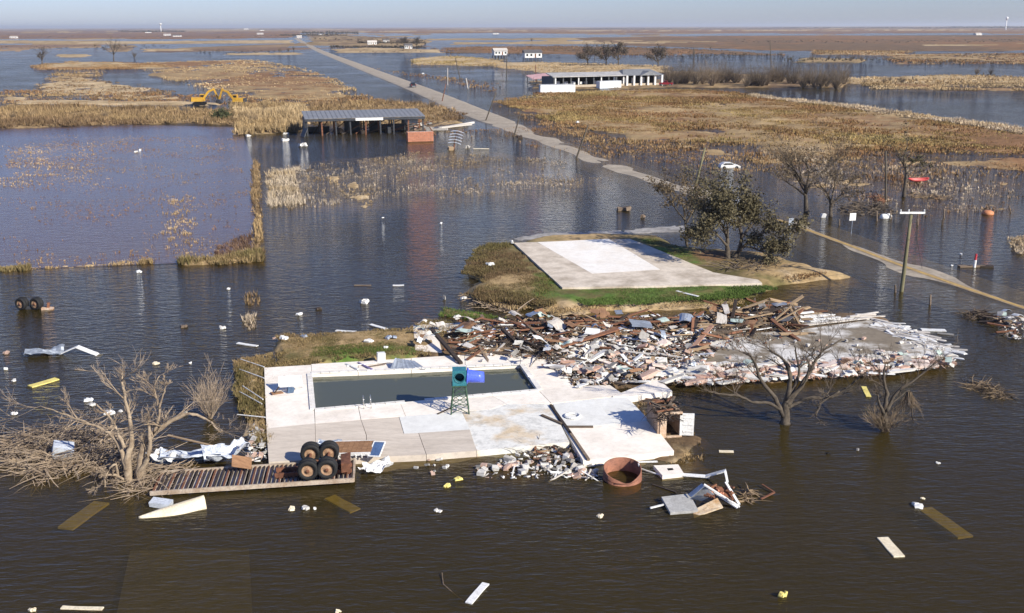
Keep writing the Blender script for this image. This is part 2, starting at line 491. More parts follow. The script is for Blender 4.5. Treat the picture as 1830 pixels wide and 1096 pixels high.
# (kind, crown height above the flood, width of the shore in m, relief in m, outline traced on the photograph)
LAND = [
 # near mounds
 ('olive', 0.62, 5.0, 0.10, [(822,455),(880,434),(960,425),(1130,418),(1180,424),(1240,438),(1330,452),(1400,466),(1460,482),(1535,492),(1535,500),(1430,508),(1400,525),(1330,546),(1200,562),(1000,566),(930,558),(850,542),(812,527),(850,505),(826,480)]),
 ('mud', 0.30, 1.6, 0.06, [(732,580),(900,570),(1150,572),(1420,556),(1560,562),(1700,622),(1712,652),(1560,675),(1250,692),(1130,700),(1010,705),(930,650),(740,644)]),
 ('olive', 0.34, 1.6, 0.06, [(490,606),(560,600),(735,590),(775,572),(830,582),(760,640),(735,645),(480,662)]),
 ('tan', 0.26, 1.8, 0.08, [(415,650),(495,630),(482,700),(484,806),(445,806),(430,760),(420,700)]),
 ('mud', 0.10, 2.0, 0.06, [(1120,700),(1215,715),(1262,790),(1268,822),(1205,835),(1140,820)]),
 ('olive', 0.14, 0.9, 0.05, [(788,550),(830,556),(905,570),(860,577),(785,566)]),
 ('mud', 0.05, 1.6, 0.08, [(0,775),(120,770),(215,790),(300,850),(230,880),(60,835),(0,830)]),
 ('mud', -0.05, 2.0, 0.05, [(690,820),(860,806),(1060,800),(1075,855),(850,860)]),
 ('tan', 0.25, 2.2, 0.10, [(1795,428),(1850,420),(1900,440),(1900,462),(1820,456)]),
 ('gravel', 0.012, 1.2, 0.03, [(885,426),(960,415),(1120,408),(1200,400),(1245,404),(1240,416),(1130,420),(925,432)]),
 # dikes round the shallow pond and the pond's bed
 ('shoal', -0.04, 2.5, 0.07, [(0,236),(200,232),(430,240),(446,290),(448,462),(300,472),(0,484)]),
 ('brown', 0.30, 1.0, 0.12, [(449,292),(464,290),(471,466),(452,470)]),
 ('brown', 0.22, 0.9, 0.20, [(310,467),(400,462),(470,448),(470,468),(400,474),(320,476)]),
 ('tan', 0.16, 0.7, 0.10, [(0,480),(52,477),(52,484),(0,486)]),
 ('tan', 0.12, 0.7, 0.10, [(246,467),(274,466),(274,472),(248,473)]),
 ('tan', 0.02, 0.9, 0.12, [(54,478),(246,468),(246,473),(54,483)]),
 ('brown', 0.45, 5.0, 0.25, [(-80,196),(100,192),(330,196),(435,200),(435,226),(330,221),(100,228),(-80,234)]),
 ('tan', 0.45, 5.0, 0.25, [(412,186),(548,190),(548,236),(485,240),(430,243)]),
 ('brown', 0.35, 4.0, 0.25, [(548,188),(650,182),(720,184),(780,190),(835,206),(828,220),(760,226),(548,222)]),
 # drowned grass between pond and road
 ('shoal', -0.05, 5.0, 0.09, [(470,300),(520,285),(760,268),(900,268),(1010,290),(1110,335),(960,352),(700,375),(560,380),(476,380)]),
 ('tan', 0.10, 0.6, 0.05, [(582,318),(600,314),(610,320),(600,326)]),
 ('tan', 0.12, 0.6, 0.05, [(617,330),(632,325),(645,330),(640,338),(622,336)]),
 ('tan', 0.10, 0.6, 0.05, [(622,352),(655,348),(664,354),(640,359)]),
 ('tan', 0.08, 0.5, 0.05, [(640,368),(655,365),(664,370),(648,373)]),
 # the marsh field right of the road
 ('mix', 0.14, 8.0, 0.28, [(880,182),(960,166),(1190,160),(1310,166),(1500,192),(1680,216),(1900,248),(1900,285),(1700,274),(1500,266),(1330,260),(1130,252),(990,218)]),
 ('mix', -0.04, 8.0, 0.24, [(890,190),(1000,220),(1130,250),(1500,262),(1900,280),(1900,312),(1560,300),(1400,295),(1240,288),(1120,275),(980,232)]),
 ('mix', -0.08, 6.0, 0.20, [(1390,290),(1560,285),(1830,310),(1830,400),(1640,392),(1520,360),(1400,330)]),
 ('straw', 0.35, 3.5, 0.12, [(1340,170),(1500,188),(1680,211),(1900,242),(1900,254),(1680,219),(1500,194),(1340,175)]),
 ('brown', 0.35, 6.0, 0.2, [(1180,128),(1300,130),(1515,146),(1515,157),(1300,158),(1180,157)]),
 ('tan', 0.25, 8.0, 0.3, [(1500,140),(1700,134),(1900,140),(1900,148),(1640,152),(1500,151)]),
 ('mix', 0.0, 10.0, 0.35, [(1540,150),(1900,150),(1900,164),(1560,160)]),
 # far left
 ('tan', 0.3, 12.0, 0.30, [(55,117),(130,110),(255,113),(330,122),(255,124),(60,125)]),
 ('mix', 0.16, 14.0, 0.42, [(250,112),(460,107),(545,122),(640,158),(600,180),(480,180),(390,166),(270,136)]),
 ('tan', 0.08, 12.0, 0.38, [(100,124),(190,126),(170,142),(290,160),(350,178),(180,178),(40,166),(85,140)]),
 ('tan', 0.2, 14.0, 0.3, [(0,168),(60,176),(330,182),(420,184),(420,190),(0,190)]),
 ('tan', 0.5, 25.0, 0.2, [(-120,72),(250,73.5),(525,72),(525,78),(250,79),(-120,78)]),
 ('plum', 0.4, 60.0, 0.5, [(-300,57),(540,55.5),(545,69),(300,70),(-300,70)]),
 ('tan', 0.2, 15.0, 0.25, [(85,98),(170,96),(175,103),(85,104)]),
 ('brown', 0.2, 15.0, 0.3, [(185,80),(252,79),(240,92),(185,93)]),
 ('tan', 0.15, 15.0, 0.3, [(245,88),(350,86),(350,91),(245,93)]),
 ('tan', 0.1, 15.0, 0.3, [(390,95),(540,93),(545,99),(390,99)]),
 # far centre
 ('brown', 0.4, 25.0, 0.4, [(545,60),(640,64),(780,72),(760,84),(600,82),(552,76)]),
 ('tan', 0.3, 15.0, 0.2, [(585,88),(660,85),(795,89),(795,95),(600,95)]),
 ('tan', 0.25, 12.0, 0.3, [(730,106),(800,99),(905,108),(880,119),(740,117)]),
 ('tan', 0.3, 10.0, 0.25, [(875,112),(960,111),(1200,119),(1200,130),(960,130),(880,121)]),
 ('rust', 0.2, 30.0, 0.5, [(760,85),(1000,82),(1250,88),(1420,99),(1100,99),(800,95)]),
 ('brown', 0.3, 6.0, 0.15, [(945,146),(1195,142),(1195,158),(1000,160),(945,158)]),
 # far right
 ('plum', 0.4, 80.0, 0.5, [(640,52),(2100,50.5),(2100,60),(640,60)]),
 ('rust', 0.35, 50.0, 0.5, [(1000,68),(1300,64),(2100,62),(2100,90),(1600,93),(1330,90),(1100,82)]),
 ('straw', 0.4, 30.0, 0.15, [(800,76),(1150,72),(1300,75),(1150,79),(800,80)]),
 ('straw', 0.4, 30.0, 0.15, [(1640,79.5),(1900,76.5),(1900,81),(1650,83.5)]),
 ('tan', 0.35, 20.0, 0.2, [(1455,90),(1640,92),(1610,99),(1450,98)]),
 ('olive', 0.4, 12.0, 0.2, [(1425,103),(1560,106),(1545,113),(1415,112)]),
 ('mix', 0.1, 15.0, 0.45, [(1560,97),(1900,94),(1900,115),(1600,115)]),
 ('straw', 0.4, 20.0, 0.1, [(640,55),(1300,53.5),(2100,53),(2100,55),(1300,56),(640,57.5)]),
]
# patches of another plant cover on the mounds
PATCH = [
 ('green', 1.2, [(1000,522),(1060,514),(1340,510),(1395,515),(1330,534),(1200,538),(1040,546)]),
 ('green', 0.8, [(1140,428),(1170,428),(1245,452),(1270,470),(1220,470),(1165,445)]),
 ('green', 0.8, [(560,630),(700,615),(745,625),(735,636),(560,646)]),
 ('olive', 0.8, [(500,612),(560,606),(560,640),(500,650)]),
 ('sand', 1.0, [(850,545),(1000,545),(1330,536),(1420,512),(1330,550),(1200,560),(1000,565),(900,556)]),
 ('sand', 1.0, [(1380,490),(1440,484),(1540,494),(1540,500),(1430,505)]),
 ('rust', 1.0, [(1230,444),(1300,452),(1300,470),(1250,468)]),
 ('green', 0.7, [(955,490),(985,488),(1000,515),(975,535),(950,520)]),
 ('rust', 1.5, [(200,400),(290,390),(290,440),(150,450)]),
 ('sand', 0.6, [(1195,795),(1250,790),(1262,820),(1205,826)]),
]
def smooth01(t):
    t = np.clip(t, 0, 1)
    return t * t * (3 - 2 * t)
def build_terrain():
    ys = np.concatenate([np.arange(HOR + 1.0, 200, 1.15), np.arange(200, 560, 2.0), np.arange(560, 1500, 2.6)])
    ang = np.arctan((ys - CY) / FPX) + PITCH
    D = CAM_H / np.tan(ang)
    D = np.concatenate([[60000.0], D])
    T = np.linspace(-0.80, 0.80, 900)
    X = D[:, None] * T[None, :]
    Y = np.repeat(D[:, None], len(T), 1)
    Z = -0.75 + 0.25 * fbm(X, Y, 30, 3, 5)
    colr = np.empty(X.shape + (3,)); colr[:] = C_BED
    n1 = fbm(X, Y, 6.0, 5, 11)
    n2 = fbm(X, Y, 45.0, 5, 23)
    n3 = fbm(X, Y, 420.0, 6, 31)
    # the far marsh: patchwork of land and water, more land with distance
    far = smooth01((Y - 420) / 900)
    nf = fbm(X, Y * 0.45, 300.0, 6, 41) + 0.35 * fbm(X, Y * 0.5, 90.0, 5, 43)
    zf = -0.55 + far * (0.30 + 0.9 * nf + 0.12 * n2)
    zf = np.where(Y > 4200, np.maximum(zf, 0.2 + 0.9 * nf + 0.25 * smooth01((Y - 4200) / 4000)), zf)
    zf = np.clip(zf, -0.75, 0.5)
    mk = zf > Z
    Z = np.where(mk, zf, Z)
    mixf = smooth01(0.5 + 1.6 * n3)[..., None]
    cf = np.array(C_PLUM) * (1 - mixf) + np.array(C_TAN) * mixf
    cf = cf * (1 + 0.55 * np.clip(fbm(X, Y * 0.3, 160.0, 6, 44), -.8, .8))[..., None]
    colr = np.where((mk & (zf > -0.3))[..., None], cf, colr)
    for kind, h, edge, amp, pts in LAND:
        poly = WP(pts)
        x0, x1 = min(p.x for p in poly) - edge, max(p.x for p in poly) + edge
        y0, y1 = min(p.y for p in poly) - edge, max(p.y for p in poly) + edge
        b = (X > x0) & (X < x1) & (Y > y0) & (Y < y1)
        if not b.any():
            continue
        xs, yy = X[b], Y[b]
        sd = sdf(poly, xs, yy)
        big = fbm(xs, yy, edge * 1.8, 4, 3)
        fine = fbm(xs, yy, max(edge * 0.45, 0.8), 4, 9)
        t = smooth01((sd + big * edge * 0.6) / edge + 0.35)
        z = -0.75 + (h + 0.75) * t + amp * (0.8 * fine + 0.5 * big) * np.minimum(1, t * 1.5)
        if edge >= 8:
            z = z + 0.34 * fbm(xs, yy * 0.5, edge * 2.6, 5, 61) * np.minimum(1, t * 1.5)
        zz = Z[b]
        up = z > zz
        a, c = TYPES[kind]
        k = smooth01(0.5 + 0.9 * fine + 0.9 * big)[:, None]
        if edge >= 8:
            k = smooth01(0.5 + 1.1 * fine + 1.6 * fbm(xs, yy * 0.35, edge * 4, 6, 62))[:, None]
        nc = np.array(a) * (1 - k) + np.array(c) * k
        deep = smooth01((z + 0.45) / 0.4)[:, None]
        nc = np.array(C_BED) * (1 - deep) + nc * deep
        cc = colr[b]
        colr[b] = np.where(up[:, None], nc, cc)
        Z[b] = np.where(up, z, zz)
    for (kind, soft, pts), zp in zip(PATCH, (.6, .6, .34, .34, .3, .3, .55, .6, 0, .1)):
        poly = WP(pts, zp)
        x0, x1 = min(p.x for p in poly) - soft, max(p.x for p in poly) + soft
        y0, y1 = min(p.y for p in poly) - soft, max(p.y for p in poly) + soft
        b = (X > x0) & (X < x1) & (Y > y0) & (Y < y1)
        if not b.any():
            continue
        xs, yy = X[b], Y[b]
        t = smooth01((sdf(poly, xs, yy) + fbm(xs, yy, 2.0, 4, 77) * 1.2) / soft + 0.5)[:, None]
        a, c = TYPES[kind]
        k = smooth01(0.5 + 1.2 * fbm(xs, yy, 1.2, 4, 78))[:, None]
        colr[b] = colr[b] * (1 - t) + (np.array(a) * (1 - k) + np.array(c) * k) * t
    # keep the basin under pool and road clear
    for pts, zc in (([(556,668),(930,652),(962,697),(562,732)], -1.0),):
        poly = WP(pts)
        s_ = sdf(poly, X, Y)
        Z = np.where(s_ > -0.6, np.minimum(Z, zc), Z)
    for pts in ([(472,657),(930,632),(1085,690),(1118,706),(1203,806),(1042,824),(480,826)],):
        s_ = sdf(WP(pts), X, Y)
        Z = np.where(s_ > 0.1, np.minimum(Z, 0.12), Z)
    nr, ncol = X.shape
    idx = np.arange(nr * ncol).reshape(nr, ncol)
    q = np.stack([idx[1:, :-1], idx[1:, 1:], idx[:-1, 1:], idx[:-1, :-1]], -1).reshape(-1, 4)
    v = np.stack([X, Y, Z], -1).reshape(-1, 3)
    o = np_mesh('marsh_ground', v, q, M_attr('marsh_soil_and_grass', scale=1.6), colors=colr.reshape(-1, 3), smooth=True)
    tag(o, 'flooded marsh ground with brown grass banks and mounds', kind='structure')
build_terrain()
big = 60000
bed = mesh_obj('flood_bed', [(-big, -big, -1.6), (big, -big, -1.6), (big, big, -1.6), (-big, big, -1.6)], [(0, 1, 2, 3)], M('silt', C_BED, rough=0.95, scale=0.05, bump=0))
tag(bed, 'dark silt under the flood', kind='structure')
fw = mesh_obj('flood_water', [(-big, -big, 0), (big, -big, 0), (big, big, 0), (-big, big, 0)], [(0, 1, 2, 3)],
              M_water('flood_water', (0.056, 0.042, 0.014), 0.46, (0.76, 0.66, 0.38), 1.0, 0.27, swell=2.8, ior=1.25))
tag(fw, 'brown flood water rippled by wind', kind='structure')
pw = [P(x, y, 0.008) for x, y in [(-200, 240), (-60, 226), (200, 222), (430, 228), (452, 290), (458, 466), (300, 471), (0, 482), (-250, 492)]]
po = mesh_obj('pond_water', pw, [tuple(range(len(pw)))][::1], M_water('pond_water', (0.22, 0.135, 0.095), 0.5, (0.85, 0.74, 0.6), 0.9, 0.24, rough=0.15, swell=1.4))
tag(po, 'calm shallow pond with drowned grass behind low dikes', kind='structure')

# ---------------------------------------------------------------- road
def catmull(pts, n):
    out = []
    for i in range(len(pts) - 1):
        p0, p1, p2, p3 = pts[max(i - 1, 0)], pts[i], pts[i + 1], pts[min(i + 2, len(pts) - 1)]
        for k in range(n):
            t = k / n
            out.append(0.5 * ((2 * p1) + (p2 - p0) * t + (2 * p0 - 5 * p1 + 4 * p2 - p3) * t * t + (3 * p1 - p0 - 3 * p2 + p3) * t ** 3))
    out.append(pts[-1])
    return out
ROADPX = [(528,68,.1),(560,86,.12),(640,118,.2),(742,157,.22),(840,198,.2),(905,224,.08),(960,246,.05),(1040,277,.035),(1110,302,.02),(1200,331,.04),(1290,359,.035),(1345,378,.0),(1420,403,.0),(1500,432,.005),(1590,467,.015),(1640,485,.025),(1720,513,.012),(1830,550,0.0),(1960,597,-.02),(2150,664,-.05)]
rc = [P(x, y) for x, y, z in ROADPX]
for p, (_, _, z) in zip(rc, ROADPX): p.z = z
RC = catmull(rc, 14)
def strip(offs, path=RC):
    vs, fs = [], []
    m = len(offs)
    for i, p in enumerate(path):
        d = (path[min(i + 1, len(path) - 1)] - path[max(i - 1, 0)]); d.z = 0; d.normalize()
        nrm = Vector((-d.y, d.x, 0))
        for o, dz in offs:
            w = (vnoise(np.array([p.x * 0.2 + o * .6]), np.array([p.y * 0.2]), 5)[0] - 0.5) * (0.09 if p.y > 115 else 0.03)
            vs.append(p + nrm * o + Vector((0, 0, dz + w)))
        if i:
            for k in range(m - 1):
                a = (i - 1) * m + k
                fs.append((a, a + 1, a + m + 1, a + m))
    return vs, fs
vs, fs = strip([(-5.6, -.7), (-4.4, -.17), (-3.4, -.09), (-1.8, -.03), (0, 0), (1.8, -.025), (3.4, -.07), (4.4, -.14), (5.6, -.7)])
asphalt = M('dusty_asphalt', (0.44, 0.37, 0.28), (0.28, 0.235, 0.18), rough=0.9, scale=0.25, bump=0.2)
road = mesh_obj('road', vs, fs, asphalt, smooth=True)
tag(road, 'long straight two-lane road half drowned by the flood', kind='structure')
ln = [i for i in range(len(RC)) if i >= 12 * 14 - 8]
vs, fs = strip([(-.17, .012), (.17, .012)], [RC[i] for i in ln])
yl = mesh_obj('yellow_line', vs, fs, M('yellow_road_paint', (0.55, 0.36, 0.10), (0.36, 0.24, 0.09), rough=0.8, scale=1.0, bump=0), road)
vs, fs = strip([(-.42, .004), (-.15, .006), (.15, .006), (.42, .004)], [RC[i] for i in ln])
mesh_obj('silt_strip', vs, fs, M('road_silt', (0.40, 0.29, 0.17), (0.25, 0.18, 0.11), rough=0.95, scale=0.6, bump=0.2), road)

# ---------------------------------------------------------------- pool deck: each concrete panel a piece of its own
deck = empty('pool_deck', P(760, 740, 0.35))
tag(deck, 'pale concrete pool deck cast in large panels', kind='structure')
DZ = 0.36
def panel(pts, mat, name='concrete_panel', top=DZ, bot=-0.6, parent=deck, shrink=0.02, dz=None):
    poly = WP(pts, top)
    c = sum(poly, Vector()) / len(poly)
    poly = [p + (c - p).normalized() * shrink for p in poly]
    z = top + (rnd.uniform(-.012, .012) if dz is None else dz)
    mb = MB().prism([p - Vector((c.x, c.y, 0)) for p in poly], bot, z)
    o = mb.build(name, mat, None, loc=None)
    o.location = Vector((c.x, c.y, 0)) - (parent.location if parent else Vector())
    o.parent = parent
    return o
for pts in ([(472,657),(556,652),(560,705),(474,710)], [(474,710),(560,705),(563,757),(476,766)],
            [(556,651),(640,646),(640,665),(557,668)], [(640,646),(735,640),(735,661),(640,665)], [(735,640),(830,634),(832,656),(735,661)], [(830,634),(930,629),(930,652),(832,656)],
            [(562,732),(640,725),(645,750),(563,757)], [(640,725),(715,719),(725,744),(645,750)], [(715,719),(790,712),(812,737),(725,744)], [(790,712),(875,705),(905,722),(880,731),(812,737)],
            [(875,705),(962,697),(985,721),(905,722)],
            [(930,629),(985,640),(1012,672),(1025,690),(962,697),(930,652)], [(962,697),(1025,690),(1090,688),(1116,706),(985,721)]):
    panel(pts, concrete)
for pts in ([(476,766),(563,757),(565,822),(480,826)], [(563,757),(645,750),(655,778),(654,818),(565,822)], [(645,750),(713,745),(722,776),(655,778)],
            [(655,778),(748,774),(762,813),(654,818)], [(748,774),(840,768),(852,806),(762,813)]):
    panel(pts, concrete_grey)
panel([(713,745),(812,737),(826,736),(840,768),(722,776)], concrete_new)
stained = M('stained_concrete', (0.72, 0.70, 0.64), (0.62, 0.49, 0.33), rough=0.9, scale=0.35, bump=0.12, sharp=(0.36, 0.50))
panel([(826,736),(880,731),(905,722),(984,722),(1018,790),(852,806)], stained)
panel([(988,722),(1062,713),(1100,758),(1008,766)], concrete_new)
panel([(1062,713),(1118,707),(1162,752),(1100,758)], concrete_new)
panel([(1008,766),(1100,758),(1162,752),(1205,806),(1042,824)], concrete)
panel([(1095,708),(1175,676),(1202,699),(1122,709)], concrete, top=0.42)
cop = M('pool_coping', (0.82, 0.79, 0.73), (0.62, 0.57, 0.50), rough=0.8, scale=2.0, speck=0.85, orand=0.06)
PC = [Vector((q.x, q.y, 0)) for q in WP([(556,668),(930,652),(962,697),(562,732)], DZ)]
for i in range(4):
    a, b_ = PC[i], PC[(i + 1) % 4]
    d = b_ - a
    n = max(2, round(d.length / 0.62))
    cen = sum(PC, Vector()) / 4
    nrm = Vector((-d.y, d.x, 0)).normalized()
    if nrm.dot(cen - a) > 0: nrm = -nrm
    w = d.length / n
    for k in range(n):
        if rnd.random() < .05: continue
        c = a + d * ((k + .5) / n) + nrm * .10
        o = MB().box((0, 0, 0), (w - .025, .34, .07), jit=.004).build('coping_stone', cop, deck)
        o.location = Vector((c.x, c.y, DZ + .028)) - deck.location
        o.rotation_euler = (0, 0, math.atan2(d.y, d.x))
pool = WP([(553,666),(933,650),(966,698),(560,735)], 0.10)
pm = M_water('pool_water', (0.085, 0.09, 0.062), 0.0, (1, 1, 1), 0.7, 0.05, rough=0.02)
pwat = mesh_obj('pool_water', pool, [(0, 3, 2, 1)] if (pool[1] - pool[0]).cross(pool[3] - pool[0]).z < 0 else [(0, 1, 2, 3)], pm)
tag(pwat, 'murky green water filling the swimming pool', kind='structure')
# drowned slab in front, seen through the water
tag(panel([(232,984),(445,979),(452,1110),(205,1110)], M('silted_slab', (0.16, 0.135, 0.10), (0.10, 0.085, 0.06), rough=0.9, scale=0.5, bump=0.1), 'drowned_slab', top=-0.14, bot=-0.8, parent=None), 'concrete slab lying under the brown water in front', kind='structure')

# house foundation on the mound
hf = empty('house_foundation', P(1130, 470, 0.78))
tag(hf, 'bare house foundation on a grassy mound', kind='structure')
dirty_slab = M('muddy_foundation', (0.66, 0.57, 0.46), (0.40, 0.33, 0.25), rough=0.9, speck=0.85, scale=0.5, bump=0.2, sharp=(0.33, 0.6))
panel([(918,434),(1005,514),(1180,511),(1330,507),(1362,506),(1355,500),(1275,487),(1160,440),(1125,427)], dirty_slab, 'foundation_slab', top=0.78, bot=-0.2, parent=hf, shrink=0, dz=0)
panel([(961,433),(1088,427),(1180,482),(1058,489)], M('bleached_floor', (0.84, 0.81, 0.75), (0.74, 0.67, 0.58), rough=0.85, scale=0.4, speck=0.92, bump=0.05), 'floor_finish', top=0.785, bot=0.7, parent=hf, shrink=0, dz=0)
# the wrecked building's slab among the rubble
panel2 = M('mud_and_tile_floor', (0.66, 0.63, 0.58), (0.22, 0.18, 0.13), rough=0.9, scale=0.22, bump=0.15, sharp=(0.50, 0.60))
wf = empty('wrecked_house_floor', P(1420, 620, 0.36))
tag(wf, 'muddy floor slab of the destroyed building', kind='structure')
panel([(1270,600),(1425,590),(1555,572),(1640,600),(1690,632),(1500,650),(1300,655),(1210,640)], panel2, 'floor_slab', top=0.36, bot=-0.2, parent=wf, shrink=0, dz=0)
panel([(738,581),(905,572),(910,582),(780,592),(790,630),(742,626)], concrete, 'concrete_panel', top=0.36, parent=deck)

# ================================================================ VEGETATION
def tufts(name, label, zones, mat, seed):
    """grass clumps of leaning blades, all of one stand in one mesh (nobody could count the blades)"""
    g = np.random.default_rng(seed)
    V_, F_, C_ = [], [], []
    off = 0
    for pts, n, hgt, wid, blades, cols, z0, clump in zones:
        poly = WP(pts, max(z0, 0) if z0 > .4 else 0)
        x0, x1 = min(p.x for p in poly), max(p.x for p in poly)
        y0, y1 = min(p.y for p in poly), max(p.y for p in poly)
        k = int(n * 6)
        X, Y = g.uniform(x0, x1, k), g.uniform(y0, y1, k)
        ar_ = abs(sum(poly[i].x * poly[i - 1].y - poly[i - 1].x * poly[i].y for i in range(len(poly)))) / 2
        er = min(4.0, .7 * ar_ / sum((poly[i] - poly[i - 1]).length for i in range(len(poly))))
        ok = sdf(poly, X, Y) + er * (fbm(X, Y, er * 1.6 + .5, 4, seed + 7) - .12) > 0
        if clump:
            ok &= (fbm(X, Y, clump, 4, seed) + g.uniform(-.35, .35, k)) > 0.0
        X, Y = X[ok][:n], Y[ok][:n]
        m = len(X)
        ca, cb = np.array(cols[0]), np.array(cols[1])
        tcol = np.clip(0.5 + 1.1 * fbm(X, Y, max(wid * 14, 4), 4, seed + 50) + g.uniform(-.3, .3, m), 0, 1)
        tone = g.uniform(0.7, 1.25, m)
        hh = hgt * g.uniform(0.45, 1.3, m) * np.clip(0.85 + 0.9 * fbm(X, Y, max(wid * 9, 3), 3, seed + 90), .3, 1.6)
        for b in range(blades):
            a = g.uniform(0, 2 * np.pi, m)
            r = wid * 0.35 * np.sqrt(g.uniform(0, 1, m))
            bx, by = X + r * np.cos(a), Y + r * np.sin(a)
            la = a + g.uniform(-.8, .8, m)
            lean = hh * g.uniform(0.1, 0.65, m)
            bw = wid * g.uniform(0.07, 0.16, m)
            pa = la + np.pi / 2
            v0 = np.stack([bx - bw * np.cos(pa), by - bw * np.sin(pa), np.full(m, z0 - .06)], -1)
            v1 = np.stack([bx + bw * np.cos(pa), by + bw * np.sin(pa), np.full(m, z0 - .06)], -1)
            v2 = np.stack([bx + lean * np.cos(la), by + lean * np.sin(la), z0 + hh * g.uniform(0.6, 1.0, m)], -1)
            V_.append(np.stack([v0, v1, v2], 1).reshape(-1, 3))
            F_.append(np.arange(off, off + 3 * m).reshape(-1, 3))
            off += 3 * m
            c = (ca * (1 - tcol)[:, None] + cb * tcol[:, None]) * (tone * g.uniform(.8, 1.2, m))[:, None]
            C_.append(np.repeat(c, 3, 0))
    o = np_mesh(name, np.concatenate(V_), np.concatenate(F_), mat, colors=np.concatenate(C_))
    return tag(o, label, 'grass', kind='stuff')
gm = M_attr('dry_grass_blades', scale=0.7, var=0.25, bump=0)
GS, GT, GR, GO, GG, GB = C_STRAW, C_TAN, C_RUST, C_OLIVE, C_GREEN, C_BROWN
PALE = (0.55, 0.45, 0.33)
GM = (0.33, 0.25, 0.10)
tufts('marsh_grass', 'rusty brown marsh grass covering the field right of the road', [
    (LAND[24][4], 30000, 0.55, 1.1, 4, (GR, GM), 0.12, 22.0),
    (LAND[25][4], 7000, 0.45, 0.9, 3, (GR, GT), 0.0, 14.0),
    (LAND[27][4], 3500, 0.9, 0.9, 4, (PALE, GS), 0.3, 0),
    (LAND[29][4], 1500, 0.8, 1.6, 4, (GT, GS), 0.2, 0),
    (LAND[31][4], 5000, 0.7, 1.8, 4, (GR, GT), 0.1, 25.0), (LAND[32][4], 3500, 0.6, 1.8, 4, (GT, GS), 0.05, 25.0), ([(0,160),(400,170),(640,165),(700,185),(0,190)], 2600, 0.6, 1.6, 4, (GT, GR), 0.0, 18.0),
    ([(780,235),(1000,225),(1130,262),(1300,285),(1830,300),(1830,330),(1350,310),(1100,285)], 2600, 0.4, 0.7, 3, (GR, GT), -0.02, 9.0), ([(650,120),(900,150),(880,165),(760,140)], 900, 0.6, 1.6, 3, (GT, GR), 0.0, 14.0),
    (LAND[30][4], 2600, 0.7, 2.0, 4, (GT, GS), 0.2, 20.0), (LAND[33][4], 2200, 0.7, 1.6, 4, (GT, GB), 0.15, 14.0), ([(730,106),(800,99),(905,108),(880,119),(740,117)], 1500, .7, 2.2, 4, (GT, GM), .2, 20.0), ([(875,112),(960,111),(1200,119),(1200,130),(960,130),(880,121)], 1800, .6, 2.0, 4, (GT, GS), .25, 18.0),
    ([(1455,90),(1640,92),(1610,99),(1450,98)], 900, 1.0, 3.5, 4, (GT, GR), .3, 0), ([(1560,97),(1900,94),(1900,115),(1600,115)], 2200, .9, 2.6, 4, (GR, GT), .0, 30.0), ([(760,85),(1000,82),(1250,88),(1420,99),(1100,99),(800,95)], 2500, 1.0, 3.5, 4, (GR, GB), .1, 40.0),
    ([(890,182),(1000,170),(1080,172),(1130,240),(1000,215)], 2500, 0.5, 1.0, 4, (GT, GR), 0.1, 12.0)], gm, 3)
tufts('bank_grass', 'tall brown grass along the embankment and beside the open shed', [
    (LAND[16][4], 7000, 1.3, 1.1, 4, (GB, GT), 0.35, 0), (LAND[17][4], 4500, 1.7, 1.1, 4, (GT, GS), 0.35, 0), (LAND[18][4], 3500, 1.1, 1.0, 4, (GB, GT), 0.3, 0)], gm, 4)
tufts('pond_weed', 'thin drowned grass standing out of the calm pond', [
    ([(0,240),(430,243),(446,300),(440,460),(0,478)], 5200, 0.16, 0.5, 3, (C_RUST, GT), 0.0, 9.0),
    ([(290,350),(350,345),(350,455),(290,455)], 420, 0.25, 0.5, 4, (GS, GT), 0.0, 2.5),
    ([(10,260),(180,255),(180,330),(10,340)], 900, 0.2, 0.6, 3, (GS, GT), 0.0, 5.0)], gm, 5)
tufts('dike_grass', 'brown grass and weeds growing along the pond dike', [
    (LAND[11][4], 900, 0.75, 0.5, 5, (GB, GT), 0.2, 0), (LAND[12][4], 700, 0.8, 0.5, 5, (GO, GT), 0.1, 0), (LAND[13][4], 260, 0.45, 0.4, 4, (GO, GT), 0.05, 0), (LAND[14][4], 80, 0.6, 0.4, 5, (GO, GT), 0.05, 0),
    (LAND[15][4], 160, 0.35, 0.35, 4, (GT, GS), 0.0, 3.0),
    ([(380,440),(450,420),(455,462),(380,466)], 350, 0.7, 0.4, 4, (GB, (0.15, .09, .07)), 0.0, 0)], gm, 6)
tufts('reed_bed', 'pale thin reeds standing in the water behind the pond dike', [
    ([(476,310),(530,300),(545,365),(480,372)], 900, 0.85, 0.35, 4, (PALE, GS), -0.05, 0),
    ([(476,300),(640,285),(680,360),(500,378)], 1000, 0.5, 0.35, 3, (PALE, GT), -0.05, 3.0),
    ([(640,285),(760,270),(1000,285),(1100,335),(900,350),(680,362)], 3600, 0.28, 0.4, 3, (PALE, GT), -0.04, 7.0),
    ([(582,316),(664,345),(664,372),(600,340)], 160, 0.3, 0.4, 4, (GS, GT), 0.0, 2.0),
    ([(1390,290),(1560,280),(1830,305),(1830,380),(1640,388),(1520,360),(1400,330)], 1500, 0.4, 0.6, 4, (PALE, GR), -0.02, 5.0),
    ([(1360,268),(1470,262),(1470,292),(1380,292)], 400, 0.6, 0.7, 4, (PALE, GT), 0.0, 0),
    ([(437,525),(462,520),(462,545),(440,548)], 40, 0.6, 0.3, 4, (GB, GT), 0.0, 0), ([(432,565),(458,562),(458,588),(434,590)], 60, 0.6, 0.35, 4, (PALE, GB), 0.0, 0)], gm, 7)
